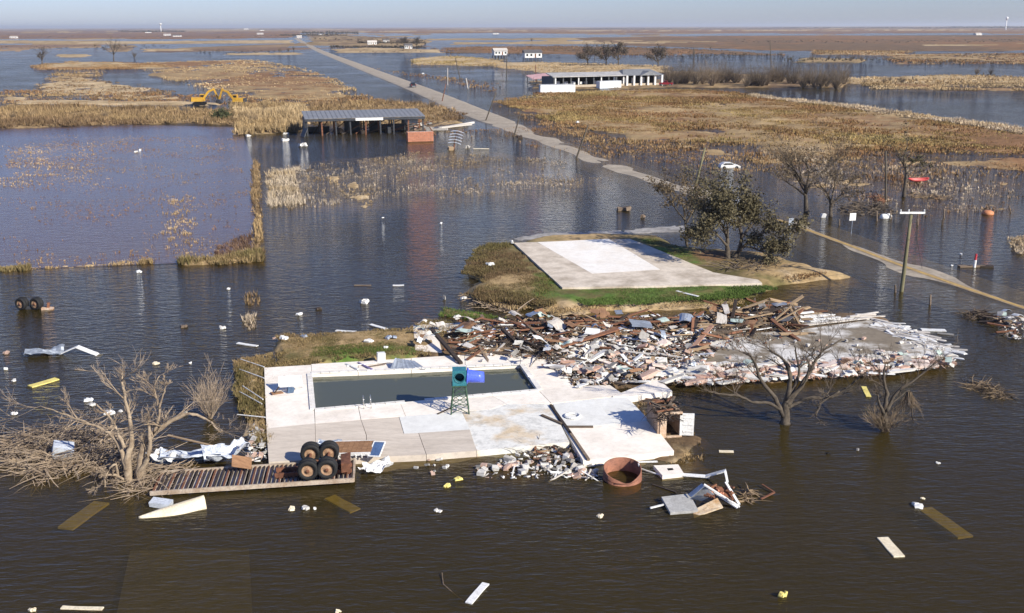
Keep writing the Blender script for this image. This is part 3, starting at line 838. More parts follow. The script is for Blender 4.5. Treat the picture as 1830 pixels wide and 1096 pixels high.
tufts('mound_grass', 'rough green and straw grass on the house mound', [
    ([(826,458),(880,438),(918,436),(1000,516),(985,548),(860,540),(820,525),(850,505)], 9000, 0.30, 0.30, 4, (GO, GB), 0.52, 0),
    (PATCH[0][2], 7500, 0.15, 0.22, 4, (GG, (.12, .16, .05)), 0.55, 0), (PATCH[1][2], 1500, 0.16, 0.22, 4, (GG, GO), 0.55, 0), (PATCH[7][2], 900, 0.22, 0.25, 4, (GG, GO), 0.55, 0),
    ([(1240,445),(1330,455),(1420,475),(1500,490),(1420,500),(1340,495),(1270,475)], 1200, 0.2, 0.3, 3, (GR, GT), 0.5, 2.0),
    ([(850,545),(1000,546),(1330,537),(1330,550),(1000,566),(900,558)], 1500, 0.14, 0.25, 3, (GT, GS), 0.3, 2.0)], gm, 8)
tufts('lawn_grass', 'patchy lawn and weeds beside the pool', [
    (LAND[2][4], 6500, 0.13, 0.2, 4, (GO, GT), 0.33, 0), (PATCH[2][2], 3000, 0.12, 0.2, 4, (GG, GO), 0.34, 0), (LAND[3][4], 2600, 0.22, 0.22, 4, (GT, GO), 0.22, 0),
    (LAND[5][4], 700, 0.2, 0.2, 4, (GO, GG), 0.1, 0), (LAND[4][4], 700, 0.14, 0.2, 3, (GT, GB), 0.06, 1.5), (LAND[8][4], 900, 0.4, 0.4, 4, (GT, PALE), 0.2, 0)], gm, 9)

def grow(mb, tw, p, d, length, r, depth, rg, gravity=0.0, leaves=None, spread=0.7, wig=0.16):
    """one limb and its side branches; thick wood into mb, twigs into tw"""
    segs = 4 if depth > 1 else 3
    pts, rad = [p], [r]
    q, dd = p.copy(), d.normalized()
    for i in range(segs):
        dd = (dd + Vector((rg.uniform(-1, 1), rg.uniform(-1, 1), rg.uniform(-1, 1))) * wig + Vector((0, 0, -gravity))).normalized()
        q = q + dd * (length / segs)
        pts.append(q.copy()); rad.append(max(r * (1 - 0.72 * (i + 1) / segs), 0.006))
    (mb if r > 0.05 else tw).tube(pts, rad, 6 if r > 0.1 else (4 if r > 0.03 else 3), cap=r > 0.05)
    if leaves is not None and depth <= 1:
        for i in range(1, len(pts)):
            if rg.random() < leaves[1]:
                leaves[0].append(pts[i] + Vector((rg.uniform(-.15, .15), rg.uniform(-.15, .15), rg.uniform(-.1, .15))))
    if depth <= 0:
        return
    for k in range(rg.randint(3, 5)):
        i = rg.randint(1, segs)
        a = Vector((rg.uniform(-1, 1), rg.uniform(-1, 1), rg.uniform(-.4, 1)))
        base = (pts[i] - pts[i - 1]).normalized()
        nd = (base + a * spread).normalized()
        grow(mb, tw, pts[i].copy(), nd, length * rg.uniform(0.45, 0.72), max(rad[i] * rg.uniform(.5, .75), 0.007), depth - 1, rg, gravity, leaves, spread, wig)
def limb_tree(name, label, base, limbs, seed, mats, group=None, depth=2, kids=5, klen=0.45, leaf=None, cat='tree', grav=0.0, twr=1.0):
    """limbs: (pixels along the limb, radius at foot, radius at tip, metres the tip reaches away from the camera)"""
    rg = random.Random(seed)
    b = P(*base)
    root = empty(name, b, 0, label, cat, group)
    mb, tw, lv = MB(), MB(), []
    for pts, r0, r1, dy in limbs:
        n = len(pts)
        w = []
        for i, (x, y) in enumerate(pts):
            t = i / (n - 1)
            w.append(PV(x, y, b.y + dy * t))
        ctr = catmull(w, 4)
        m = len(ctr)
        ctr = [c + Vector((rg.uniform(-1, 1), rg.uniform(-1, 1), rg.uniform(-1, 1))) * 0.035 * (1 if 0 < i < m - 1 else 0) for i, c in enumerate(ctr)]
        rad = [(r0 + (r1 - r0) * (i / (m - 1)) ** .7) * (.85 if seed == 12 else 1.08) * rg.uniform(.82, 1.18) for i in range(m)]
        mb.tube(ctr, rad, 8)
        L = sum((ctr[i + 1] - ctr[i]).length for i in range(m - 1))
        for k in range(kids):
            i = rg.randint(int(m * 0.45), m - 1)
            dd = (ctr[i] - ctr[max(i - 1, 0)]).normalized()
            a = Vector((rg.uniform(-1, 1), rg.uniform(-1, 1), rg.uniform(-.3, 1)))
            grow(mb, tw, ctr[i].copy(), (dd * .7 + a).normalized(), L * klen * rg.uniform(.5, 1), max(rad[i] * .55, .016 * twr), depth, rg, grav, (lv, leaf[0]) if leaf else None)
    mb.build('trunk', mats[0], root, True).location = -b
    tw.build('crown', mats[1], root).location = -b
    if leaf:
        lm = MB()
        for p in lv:
            for k in range(leaf[1]):
                c = p + Vector((rg.gauss(0, 1), rg.gauss(0, 1), rg.gauss(0, .7))) * leaf[3]
                s = leaf[2] * rg.uniform(.6, 1.3)
                u = Vector((rg.uniform(-1, 1), rg.uniform(-1, 1), rg.uniform(-.6, .6))).normalized()
                v = u.cross(Vector((rg.uniform(-1, 1), rg.uniform(-1, 1), rg.uniform(-1, 1)))).normalized()
                lm.add([c - u * s - v * s * .5, c + u * s, c + v * s], [(0, 1, 2)])
        lm.build('leaves', mats[2], root).location = -b
    return root
leaf_olive = M('olive_leaf', (0.15, 0.125, 0.065), (0.075, 0.062, 0.034), rough=0.8, scale=0.8, bump=0)
leaf_brown = M('brown_leaf', (0.19, 0.14, 0.075), (0.10, 0.07, 0.04), rough=0.85, scale=0.8, bump=0)
limb_tree('dead_tree', 'bare bleached dead tree with broken trunk at the end of the overturned trailer', (236, 862), [
    ([(232,866),(228,820),(236,790),(232,750),(222,705),(217,666)], .30, .05, .5),
    ([(250,866),(252,820),(262,785),(285,768),(315,747),(345,740),(372,752),(392,770)], .30, .04, .6),
    ([(262,790),(282,760),(283,725),(275,695),(285,672)], .13, .03, .3),
    ([(284,730),(292,705),(296,690)], .07, .03, .0),
    ([(226,840),(215,800),(195,775),(160,758),(120,742),(72,726)], .20, .03, 1.2),
    ([(222,800),(210,770),(195,745),(172,722)], .13, .04, .8),
    ([(245,850),(262,820),(268,780),(264,750)], .22, .08, -.4),
    ([(258,862),(245,868),(228,874),(218,893)], .12, .07, -.9),
    ([(212,860),(206,830),(190,850),(186,872)], .10, .04, -.6),
    ([(225,858),(200,848),(180,852)], .12, .05, -.5)], 12, (bark_pale, twig_pale), depth=3, kids=5, klen=.30)
limb_tree('bare_tree', 'bare dark tree standing in water right of the small shed', (1403, 757), [
    ([(1403,760),(1404,725),(1410,700),(1412,670),(1402,645),(1375,625)], .30, .045, .4),
    ([(1402,745),(1385,712),(1360,680),(1345,640),(1328,630)], .17, .04, -.3),
    ([(1404,720),(1420,690),(1428,665),(1424,640),(1420,618)], .16, .03, .8),
    ([(1406,725),(1432,690),(1455,650),(1470,628),(1505,606)], .17, .03, .9),
    ([(1400,735),(1375,722),(1345,718),(1320,708),(1290,704),(1268,700)], .13, .03, -.8),
    ([(1408,730),(1445,712),(1480,712),(1510,695),(1545,668)], .14, .03, .2),
    ([(1480,712),(1500,700),(1465,722),(1458,745)], .08, .03, -.6),
    ([(1404,715),(1440,680),(1445,650),(1440,640)], .10, .03, -.5)], 21, (bark, twig_mat), depth=3, kids=5, klen=.36)
limb_tree('bare_tree', 'bare tree with straw wrapped around its trunk standing in water at far right', (1583, 770), [
    ([(1583,772),(1580,735),(1585,705),(1580,680),(1582,650)], .20, .04, .2),
    ([(1583,735),(1605,700),(1640,675),(1672,650)], .12, .03, .4),
    ([(1580,740),(1570,715),(1562,685)], .10, .03, -.4), ([(1583,730),(1600,715),(1625,700),(1630,745)], .09, .03, .1)], 22, (bark, twig_mat), depth=3, kids=5, klen=.34)
limb_tree('bare_tree', 'thin half bare tree at the back corner of the house mound', (1228, 440), [
    ([(1228,441),(1225,405),(1222,375),(1215,350)], .16, .05, .3), ([(1226,400),(1240,375),(1245,355)], .09, .03, .5), ([(1225,395),(1205,370),(1192,350)], .09, .03, -.4)], 23, (bark, twig_mat, leaf_brown), kids=9, klen=.55, depth=2, leaf=(.5, 3, .12, .25))
limb_tree('oak_tree', 'leafy dark oak with double trunk on the house mound', (1303, 474), [
    ([(1300,474),(1300,445),(1298,420),(1285,395),(1262,385)], .30, .08, .6),
    ([(1303,474),(1320,450),(1325,420),(1318,390),(1310,370)], .30, .07, 1.2),
    ([(1320,450),(1345,425),(1370,415),(1392,425)], .16, .05, -.6), ([(1300,440),(1275,415),(1255,420)], .14, .05, -1.2),
    ([(1325,425),(1345,400),(1352,385)], .14, .05, 1.6), ([(1300,425),(1300,400),(1290,378)], .12, .05, -1.0), ([(1325,440),(1350,445),(1375,455)], .10, .04, -1.2)], 24, (bark, twig_mat, leaf_olive), kids=9, klen=.48, leaf=(.75, 5, .14, .34))
limb_tree('bare_tree', 'large bare spreading tree beyond the road', (1441, 380), [
    ([(1441,382),(1440,350),(1437,330),(1420,305),(1405,290)], .32, .06, .5), ([(1440,345),(1455,320),(1478,300),(1496,285)], .18, .05, 1.0),
    ([(1440,350),(1420,335),(1405,325)], .15, .05, -1.0), ([(1440,340),(1445,310),(1440,285)], .16, .05, -.5), ([(1440,345),(1425,320),(1415,295)], .13, .05, 1.5)], 25, (bark, twig_mat, leaf_brown), kids=9, klen=.55, depth=3, leaf=(.12, 1, .12, .3))
limb_tree('bare_tree', 'smaller bare tree right of the spreading tree beyond the road', (1484, 388), [
    ([(1484,389),(1484,365),(1478,345),(1468,335)], .25, .06, .3), ([(1484,370),(1500,350),(1515,330)], .15, .05, .6), ([(1484,365),(1505,352),(1522,352)], .12, .05, -.4), ([(1484,365),(1490,340),(1492,325)], .12, .05, -.8)], 26, (bark, twig_mat, leaf_brown), kids=8, klen=.55, depth=3, leaf=(.12, 1, .12, .3))
limb_tree('bare_tree', 'broken leaning tree snag beside the tall bare post beyond the road', (1615, 352), [
    ([(1615,353),(1618,330),(1620,308),(1614,290),(1622,262)], .30, .06, .2), ([(1620,310),(1634,298),(1648,298)], .14, .05, .4), ([(1618,300),(1640,285)], .1, .04, .3)], 27, (bark, twig_mat, leaf_olive), kids=4, klen=.35, leaf=(.35, 2, .15, .25))
for i, (bx, by, top, w, lab) in enumerate([(203,108,74,26,'lone bare tree far off in the marsh on the left'), (75,116,88,14,'small leaning bare tree at the far left of the marsh'), (1050,118,88,22,'leftmost bare tree behind the long wrecked building'), (1083,118,86,22,'dense bare tree next to the leftmost one behind the long building'),
        (1105,118,84,26,'tallest bare tree behind the long wrecked building'), (1176,120,90,24,'rightmost bare tree behind the long wrecked building'), (722,86,68,12,'dark tree left of the far white house'), (745,86,70,10,'dark tree right of the far white house')]):
    limb_tree('bare_tree', lab, (bx, by), [
        ([(bx, by + 1), (bx, by - (by - top) * .3), (bx - w * .2, by - (by - top) * .75)], .5, .15, 1), ([(bx, by - (by - top) * .3), (bx + w * .4, by - (by - top) * .7)], .3, .1, 2),
        ([(bx, by - (by - top) * .3), (bx - w * .5, by - (by - top) * .55)], .28, .1, -2), ([(bx, by - (by - top) * .35), (bx + w * .1, top + 3)], .3, .1, -1)], 40 + i, (bark, twig_mat, M('grey_twig_leaf', (.13, .105, .08), (.08, .062, .046), bump=0)), 'bare trees far off', kids=6, klen=.55, twr=5, leaf=(.55, 2, .38, .8) if i > 1 else (.3, 1, .3, .7))

def shrub_mesh(seed, mats, h=1.0, w=1.0, n=26, dep=1, tr=.02):
    rg = random.Random(seed)
    tw = MB()
    for k in range(n):
        a = rg.uniform(0, 2 * math.pi)
        d = Vector((math.cos(a) * w * rg.uniform(.1, 1), math.sin(a) * w * rg.uniform(.1, 1), h * rg.uniform(.6, 1)))
        grow(tw, tw, Vector((math.cos(a) * .12, math.sin(a) * .12, 0)), d, d.length * rg.uniform(.6, 1), tr, dep, rg, spread=.6)
    return tw
SHR = []
for k in range(4):
    o = empty('thicket_bush', (0, 0, -50))
    shrub_mesh(60 + k, None, 4.2, 2.8, 34, 2, .075).build('crown', twig_mat if k % 2 else M('brush_twig', (0.24, 0.18, 0.12), (0.13, 0.095, 0.065), rough=.95, bump=0), o)
    SHR.append(o)
used = [False] * 4
ORD = 'first second third fourth fifth sixth seventh eighth ninth tenth eleventh twelfth thirteenth fourteenth fifteenth sixteenth seventeenth eighteenth nineteenth twentieth'.split()
ORD += ['twenty-' + w for w in ORD[:9]] + ['thirtieth'] + ['thirty-' + w for w in ORD[:9]]
def place_shrub(px, py, s, label, group, k, name='thicket_bush', z=0.0):
    src = SHR[k]
    if not used[k]:
        o = src; used[k] = True
    else:
        o = copy_tree(src)
    o.name = name
    o.location = P(px, py, z)
    o.rotation_euler = (0, 0, rnd.uniform(0, 6.28))
    o.scale = (s, s, s * rnd.uniform(.85, 1.15))
    return tag(o, label, 'bush', group)
for i in range(38):
    t = i / 37
    place_shrub(1196 + 312 * t + rnd.uniform(-4, 4), 150 + 6 * t + rnd.uniform(-6, 4), rnd.uniform(1.1, 1.75), ORD[i] + ' brown bush from the left end of the long thicket beyond the marsh field', 'bushes of the long thicket', rnd.randint(0, 3))
for i, (x, y, s) in enumerate([(1545,150,.45),(1580,149,.6),(1590,146,.5),(1612,150,.7)]):
    place_shrub(x, y, s, ORD[i] + ' low bush from the left on the straw strip right of the thicket', 'bushes on the straw strip', rnd.randint(0, 3))
for i, (x, y, s) in enumerate(sorted([(25,215,.45),(60,212,.4),(190,212,.5),(330,205,.5),(405,208,.45),(470,200,.5),(615,188,.5),(772,196,.7),(748,190,.6),(700,186,.5),(455,222,.5)])):
    place_shrub(x, y, s, ORD[i] + ' low bush from the left on the grassy embankment', 'bushes on the embankment', rnd.randint(0, 3))
for i, (x, y, s) in enumerate(sorted([(1270,88,.7),(1240,98,.7),(1330,100,.7),(1395,100,.7),(1450,108,.8),(1480,108,.9),(1520,110,.9),(1540,110,.8),(1500,108,.8),(1745,134,.7),(1770,134,.7),(950,74,1.0),(1450,50,1.6),
                  (600,72,1.2),(640,74,1.2),(690,74,1.2),(710,82,1.0),(700,80,1.2),(760,80,1.0),(675,80,1.0),(560,62,1.4),(600,64,1.3),(500,92,.9),(525,90,.9),(515,93,.8),(240,103,1.0),(170,84,.9),(225,84,.9)])):
    place_shrub(x, y, s, ORD[i] + ' dark scrub clump from the left far off in the marsh', 'far scrub clumps', rnd.randint(0, 3))
sb = shrub_mesh(71, None, 2.2, 1.3, 40, 2, .022).build('dry_bush', twig_pale, None); sb.location = P(375, 748)
tag(sb, 'dry upright bush behind the dead tree', 'bush')
ob = shrub_mesh(72, None, 1.15, 1.0, 46, 2, .02).build('straw_bush', M('straw_twig', (0.25, 0.18, 0.11), (0.14, 0.1, .065), bump=0), None); ob.location = P(1580, 772)
tag(ob, 'straw and twigs heaped round the foot of the far right tree', 'brush')
hb_ = shrub_mesh(73, None, -1.2, .5, 40, 1, .02).build('hanging_straw', MATS['straw_twig'], None); hb_.location = PV(1625, 700, P(1583, 770).y)
tag(hb_, 'bundle of straw caught in the branch of the far right tree', 'brush')
gb = shrub_mesh(74, None, 1.8, 1.2, 30, 2, .03)
gl_ = empty('green_bush', P(397, 214, .2), 0, 'dark green bush at the embankment below the excavators', 'bush')
gb.build('crown', leaf_olive, gl_); 
lm = MB()
rg = random.Random(5)
for k in range(900):
    c = Vector((rg.gauss(0, 1.1), rg.gauss(0, 1.0), abs(rg.gauss(.9, .7))))
    u = Vector((rg.uniform(-1, 1), rg.uniform(-1, 1), rg.uniform(-1, 1))).normalized() * .28; v = u.orthogonal()
    lm.add([c - u, c + u, c + v], [(0, 1, 2)])
lm.build('leaves', M('dark_green_leaf', (0.06, 0.065, 0.025), (.03, .035, .014), bump=0), gl_)

def brush_pile(name, label, pts, n, hgt, seed, mat, rad=.018, lng=(0.8, 2.4), z=0.0):
    """driftwood and twigs washed into a heap"""
    rg = random.Random(seed)
    poly = WP(pts, z)
    c = sum(poly, Vector()) / len(poly)
    xs, ys = [p.x for p in poly], [p.y for p in poly]
    mb = MB()
    k = 0
    while k < n:
        x, y = rg.uniform(min(xs), max(xs)), rg.uniform(min(ys), max(ys))
        s_ = sdf(poly, np.array([x]), np.array([y]))[0]
        if s_ < 0: continue
        k += 1
        h = hgt * min(1, s_ / 1.2 + .15)
        p = Vector((x, y, z + rg.uniform(-.05, h)))
        a = rg.uniform(0, 6.28); L = rg.uniform(*lng)
        d = Vector((math.cos(a), math.sin(a), rg.uniform(-.5, .45))) * L / 3
        q = [p]
        for i in range(3):
            d = d + Vector((rg.uniform(-.3, .3), rg.uniform(-.3, .3), rg.uniform(-.25, .12))) * L / 3
            t = q[-1] + d; t.z = max(t.z, -.1)
            q.append(t)
        r = rad * rg.choice((.6, .8, 1, 1, 1.6, 2.6))
        mb.tube(q, [r, r * .8, r * .6, r * .3], 3, cap=False)
    o = mb.build(name, mat, None, False, Vector((c.x, c.y, 0)))
    return tag(o, label, 'brush', kind='stuff')
brush_pile('brush_heap', 'tangled bleached branches heaped left of the dead tree', [(0,785),(60,775),(130,768),(215,780),(260,830),(250,866),(150,845),(60,868),(30,850),(0,820)], 1500, .75, 81, twig_pale, .018)
brush_pile('brush_heap', 'dry twigs and roots tangled over the left end of the trailer', [(215,850),(265,835),(345,830),(340,862),(280,885),(220,890)], 420, .45, 82, twig_pale, .015, (.5, 1.6))
brush_pile('brush_raft', 'floating raft of twigs in open water at far right', [(1722,684),(1760,682),(1780,692),(1808,708),(1800,718),(1760,706),(1728,694)], 420, .22, 83, MATS['straw_twig'], .014, (.4, 1.2))
brush_pile('brush_raft', 'driftwood and weed in the water left of the right edge pile', [(1712,560),(1745,555),(1775,562),(1770,572),(1730,572)], 260, .3, 84, wood_old, .022, (.5, 1.5))
brush_pile('brush_heap', 'broken branches mixed into the wreckage behind the pool', [(860,615),(960,605),(1030,640),(1000,655),(930,640)], 420, .5, 85, twig_mat, .022, (.6, 2.0), .3)
brush_pile('brush_heap', 'roots and branches under the oak on the mound', [(1275,472),(1330,462),(1400,478),(1370,492),(1290,484)], 260, .3, 86, twig_mat, .03, (.6, 2.2), .55)
brush_pile('brush_heap', 'twigs and weed around the front corner of the slab', [(925,798),(1005,785),(1020,820),(960,830)], 260, .25, 87, twig_mat, .016, (.4, 1.3), .0)
brush_pile('brush_heap', 'pale driftwood along the back of the house mound', [(812,525),(850,530),(930,556),(920,562),(850,546)], 120, .1, 88, twig_pale, .03, (.5, 2.0), .1)

# ================================================================ THINGS: round the pool
def root_build(mb, name, mat, root, smooth=False):
    """part given in world coordinates under a root Empty that may be turned"""
    inv = (Matrix.Translation(root.location) @ root.rotation_euler.to_matrix().to_4x4()).inverted()
    return mesh_obj(name, [inv @ v for v in mb.v], mb.f, mat, root, smooth)

# water slide stump: green lattice tower, teal box with round mouth, blue tube
b = P(822, 736, DZ)
sl = empty('pool_slide_tower', b, GRID * 0.3, 'green lattice slide tower with teal box and blue tube stump beside the pool', 'slide')
green_metal = M('green_metal', (0.06, 0.12, 0.07), (0.035, 0.06, 0.04), rough=.55, scale=5)
teal = M('teal_plastic', (0.045, 0.22, 0.26), (0.025, 0.13, 0.16), rough=.35, scale=2, bump=.05)
blue = M('blue_plastic', (0.10, 0.16, 0.72), (0.07, 0.11, 0.55), rough=.3, scale=2, bump=.05)
for sx in (-1, 1):
    for sy in (-1, 1):
        MB().tube([(sx * .55, sy * .45, 0), (sx * .36, sy * .34, 1.75)], [.045, .045], 8).build('leg', green_metal, sl)
for k, (z0, z1) in enumerate(((.05, .6), (.6, 1.15), (1.15, 1.7))):
    f0, f1 = .55 - .11 * k * .55 / .55 * .6, .55 - .11 * (k + 1) * .6
    for s_ in (-1, 1):
        MB().bar((-f0, s_ * f0 * .85, z0), (f1, s_ * f1 * .85, z1), .03).build('brace', green_metal, sl)
        MB().bar((f0, s_ * f0 * .85, z0), (-f1, s_ * f1 * .85, z1), .03).build('brace', green_metal, sl)
        MB().bar((s_ * f0, -f0 * .85, z0), (s_ * f1, f1 * .85, z1), .03).build('brace', green_metal, sl)
    MB().bar((-f1, -f1 * .85, z1), (f1, -f1 * .85, z1), .035).bar((-f1, f1 * .85, z1), (f1, f1 * .85, z1), .035).bar((-f1, -f1 * .85, z1), (-f1, f1 * .85, z1), .035).bar((f1, -f1 * .85, z1), (f1, f1 * .85, z1), .035).build('ring', green_metal, sl)
MB().box((0, 0, 1.78), (.95, .9, .06)).build('platform', green_metal, sl)
# box with a round mouth in the front: ring of quads between square and circle
bx = MB()
n, hw, z0 = 24, .42, 1.82
def sq(t):
    c, s_ = math.cos(t), math.sin(t); m = max(abs(c), abs(s_)); return c / m, s_ / m
for y, r, flip in ((-.42, .31, 0), (.42, 0.0, 1)):
    o = len(bx.v)
    for k in range(n):
        t = 2 * math.pi * k / n
        a, c = sq(t)
        bx.v.append(Vector((a * hw, y, z0 + .47 + c * .47)))
        bx.v.append(Vector((math.cos(t) * r, y, z0 + .50 + math.sin(t) * r)))
    for k in range(n):
        k2 = (k + 1) % n
        q = (o + 2 * k, o + 2 * k2, o + 2 * k2 + 1, o + 2 * k + 1)
        bx.f.append(q if not flip else q[::-1])
for k in range(n):
    k2 = (k + 1) % n
    bx.f.append((2 * k2, 2 * k, 2 * n + 2 * k, 2 * n + 2 * k2))
teal_box = bx.build('entry_box', teal, sl)
MB().lathe((0, -.42, z0 + .50), (0, 1, 0), [(.31, 0), (.31, .6), (.29, .6), (.29, -.02), (.34, -.02), (.34, .0)], 24).build('mouth', M('dark_teal', (0.03, 0.14, 0.17), (.02, .09, .11), rough=.5), teal_box, True)
MB().lathe((.45, 0, z0 + .48), (1, 0, -.1), [(.50, -.03), (.50, .07), (.36, .07), (.36, -.03)], 28).build('flange', blue, sl, True)
tb = MB()
ring = 26
for (d, r) in ((.05, .40), (.35, .39), (.7, .36), (1.05, .33)):
    o = len(tb.v)
    for k in range(ring):
        t = 2 * math.pi * k / ring
        tb.v.append(Vector((.45 + d, math.cos(t) * r, z0 + .48 - .10 * d + math.sin(t) * r)))
for i in range(3):
    for k in range(ring):
        k2 = (k + 1) % ring
        tb.f.append((i * ring + k, i * ring + k2, (i + 1) * ring + k2, (i + 1) * ring + k)[::-1])
o = len(tb.v)
for k in range(ring):
    v = tb.v[3 * ring + k]; tb.v.append(Vector((v.x - .02, v.y * .9, z0 + .375 + (v.z - z0 - .375) * .9)))
for k in range(ring):
    v = tb.v[k]; tb.v.append(Vector((v.x, v.y * .9, z0 + .475 + (v.z - z0 - .475) * .9)))
for k in range(ring):
    k2 = (k + 1) % ring
    tb.f.append((3 * ring + k2, 3 * ring + k, o + k, o + k2)); tb.f.append((o + k2, o + k, o + ring + k, o + ring + k2))
tb.build('tube', blue, sl, True)
# pole fallen at its foot
solo(MB().tube([P(782, 740, .40), P(808, 728, .44)], [.05, .04], 6), 'fallen_rail', wood_dark, P(795, 734, .36), 'dark rail lying left of the slide tower foot', 'rail')

# pool ladder rails
ld = empty('pool_ladder', P(656, 727, DZ), GRID, 'chrome pool ladder with two bent handrails on the near rim', 'ladder')
chrome = M('chrome', (0.62, 0.62, 0.60), (.4, .4, .4), rough=.25, metal=.8, scale=4, bump=0)
for x in (-.22, .22):
    MB().tube([(x, -.35, 0), (x, -.34, .55), (x, -.22, .72), (x, .02, .74), (x, .16, .60), (x, .18, -.5)], [.025] * 6, 8).build('handrail', chrome, ld, True)

# overturned lifeguard canopy: white panel on posts, plank and a blue scrap
lc = empty('toppled_shade_stand', P(517, 700, DZ), .1, 'toppled white shade stand on the left corner of the deck', 'stand')
MB().box((0.05, .25, .62), (1.45, .72, .05), (R(38), 0, R(4))).build('roof_panel', white_paint, lc)
fr_ = MB()
for s_ in (-1, 1):
    fr_.bar((s_ * .70 + .05, -.05, .36), (s_ * .70 + .05, .55, .88), .05)
fr_.bar((-.65, -.06, .36), (.75, -.06, .38), .05).bar((-.65, .56, .87), (.75, .56, .89), .05)
fr_.build('roof_frame', white_paint, lc)
for x in (-.6, .7):
    MB().bar((x, .5, .86), (x + .12, .62, 0), .05).build('post', white_paint, lc)
MB().bar((-.6, -.05, .38), (-.95, -.5, .03), .06).build('post', wood_dark, lc)
MB().box((-.75, -.28, .05), (.75, .42, .05), (0, .1, .5)).build('seat_board', plywood, lc)
MB().box((.12, -.22, .16), (.4, .22, .3), (.2, .3, .4), jit=.04).build('seat_shell', M('faded_blue', (.10, .16, .25), (.05, .08, .13), rough=.5), lc)

# junk along the far rim
solo(MB().box(P(681, 638, .62), (.55, .45, .62), (0, .08, .3), jit=.02), 'white_box', white_paint, P(681, 643, DZ), 'white upright box standing on the far pool rim', 'box')
A, B_, C_, D_ = P(697, 660, .40), P(762, 660, .38), P(740, 645, .45), P(706, 640, .95)
solo(MB().sheet(lambda u, v: (A * (1 - u) + B_ * u) * (1 - v) + (D_ * (1 - u) + C_ * u) * v + Vector((0, 0, .02 * math.sin(u * 40))), 16, 6), 'roofing_sheet', galv, P(725, 655, .36), 'pale triangular roofing sheet leaning on the far pool rim', 'sheet')
for i, (x0, y0, x1, y1, m, lab) in enumerate([(620,654,700,646,white_paint,'long white board along the far pool rim'), (618,650,640,660,white_paint,'short white stick beside the far pool rim board'), (640,648,665,660,M('violet_plastic', (.28, .22, .42), (.2, .15, .3), rough=.6),'violet plastic strip on the far pool rim'), (655,656,690,650,wood_old,'brown stick lying beside the violet strip')]):
    solo(MB().bar(P(x0, y0, .40), P(x1, y1, .46), .12, .05), 'board', m, P((x0 + x1) / 2, (y0 + y1) / 2, DZ), lab, 'board')
for i, (pts, r, lab) in enumerate([([(772,590,1.1),(800,622,.8),(824,650,.42)], .13, 'thick dark timber sloping down to the far pool rim'), ([(897,588,1.0),(915,605,.9),(938,627,.5)], .12, 'dark timber slanting across the wreckage right of the slide'),
                                   ([(922,604,.95),(955,618,.8),(985,628,.5)], .11, 'dark timber lying right of the slanting one')]):
    w = [P(x, y, z) for x, y, z in pts]
    solo(MB().bar(w[0], w[1], r * 2, r * 1.6).bar(w[1], w[2], r * 2, r * 1.6), 'timber_beam', wood_dark, P(pts[1][0], pts[1][1], .3), lab, 'beam')
# wall base strips left on the annex slab
for i, (a, c, m, lab) in enumerate([((984,724),(1020,775),wood_dark,'dark wall plate running across the annex slab'), ((1018,772),(1052,822),wood_old,'lower half of the wall plate at the front of the annex slab'), ((968,742),(1005,758),wood_old,'thin stick left of the wall plate on the slab'), ((1012,763),(1060,763),wood_old,'thin board on the annex slab')]):
    solo(MB().bar(P(*a, .41), P(*c, .41), .16, .10), 'wall_plate', m, P((a[0] + c[0]) / 2, (a[1] + c[1]) / 2, DZ), lab, 'board')
sk = MB().lathe(P(1023, 744, .40), (0, 0, 1), [(.50, 0), (.52, .06), (.46, .10), (.40, .10), (.36, .04), (.30, .0)], 20)
solo(sk, 'shower_tray', white_paint, P(1023, 744, DZ), 'round white basin lying on the annex slab', 'basin')
for i, (x, y, s_, m) in enumerate([(1072,750,.35,wood_dark),(1106,757,.4,wood_dark),(1080,772,.3,wood_red),(1095,778,.35,wood_red),(1060,765,.25,wood_dark),(1100,763,.3,pink_block),(1085,768,.25,pink_block),(872,722,.2,wood_old),(842,742,.4,wood_red),(848,745,.3,wood_dark),(910,719,.15,wood_dark),(958,795,.3,wood_old)]):
    o = solo(MB().box((0, 0, .05), (s_, s_ * .5, .1), (0, 0, i * 1.3), jit=.03), 'debris_scrap', m, P(x, y, DZ), ('dark scrap near the middle of the annex slab', 'dark scrap at the right edge of the annex slab', 'red scrap at the centre of the annex slab', 'red scrap right of the centre of the annex slab', 'small dark scrap near the thin board on the annex slab', 'pink scrap at the right of the annex slab', 'pink scrap beside the red ones on the annex slab', 'tiny grey scrap on the deck right of the slide tower', 'red brown scrap in front of the slide tower', 'dark scrap in front of the slide tower', 'tiny dark scrap on the deck right of the pool corner', 'grey brown scrap at the front edge of the stained panel')[i], 'scrap', 'scraps on the deck')

# small wrecked hut with open door
hu = empty('small_hut', P(1196, 782, .10), 0.16, 'small wrecked brick hut with open white door and debris roof', 'hut')
brickw = M('hut_brick', (0.44, 0.32, 0.23), (0.27, 0.17, 0.11), rough=.9, scale=3)
W_, Dp, Hh = 1.45, 2.1, 1.55
MB().box((-W_ / 2 + .07, Dp / 2, Hh / 2), (.14, Dp, Hh)).build('side_wall', brickw, hu)
MB().box((W_ / 2 - .05, Dp / 2 + .05, Hh / 2), (.10, Dp - .1, Hh - .1)).build('side_wall', brickw, hu)
MB().box((0, Dp, Hh / 2), (W_, .1, Hh)).build('back_wall', brickw, hu)
MB().box((-.40, 0, Hh / 2), (.38, .12, Hh)).build('front_wall', M('hut_front', (0.62, 0.50, 0.38), (0.45, 0.28, 0.17), rough=.9, scale=3), hu)
MB().box((.26, 0, Hh - .06), (.94, .12, .12)).build('lintel', MATS['hut_front'], hu)
MB().box((.26, 0, .05), (.94, .13, .10)).build('sill', MATS['hut_front'], hu)
MB().box((.66, 0, .70), (.12, .11, 1.25)).build('door_post', white_paint, hu)
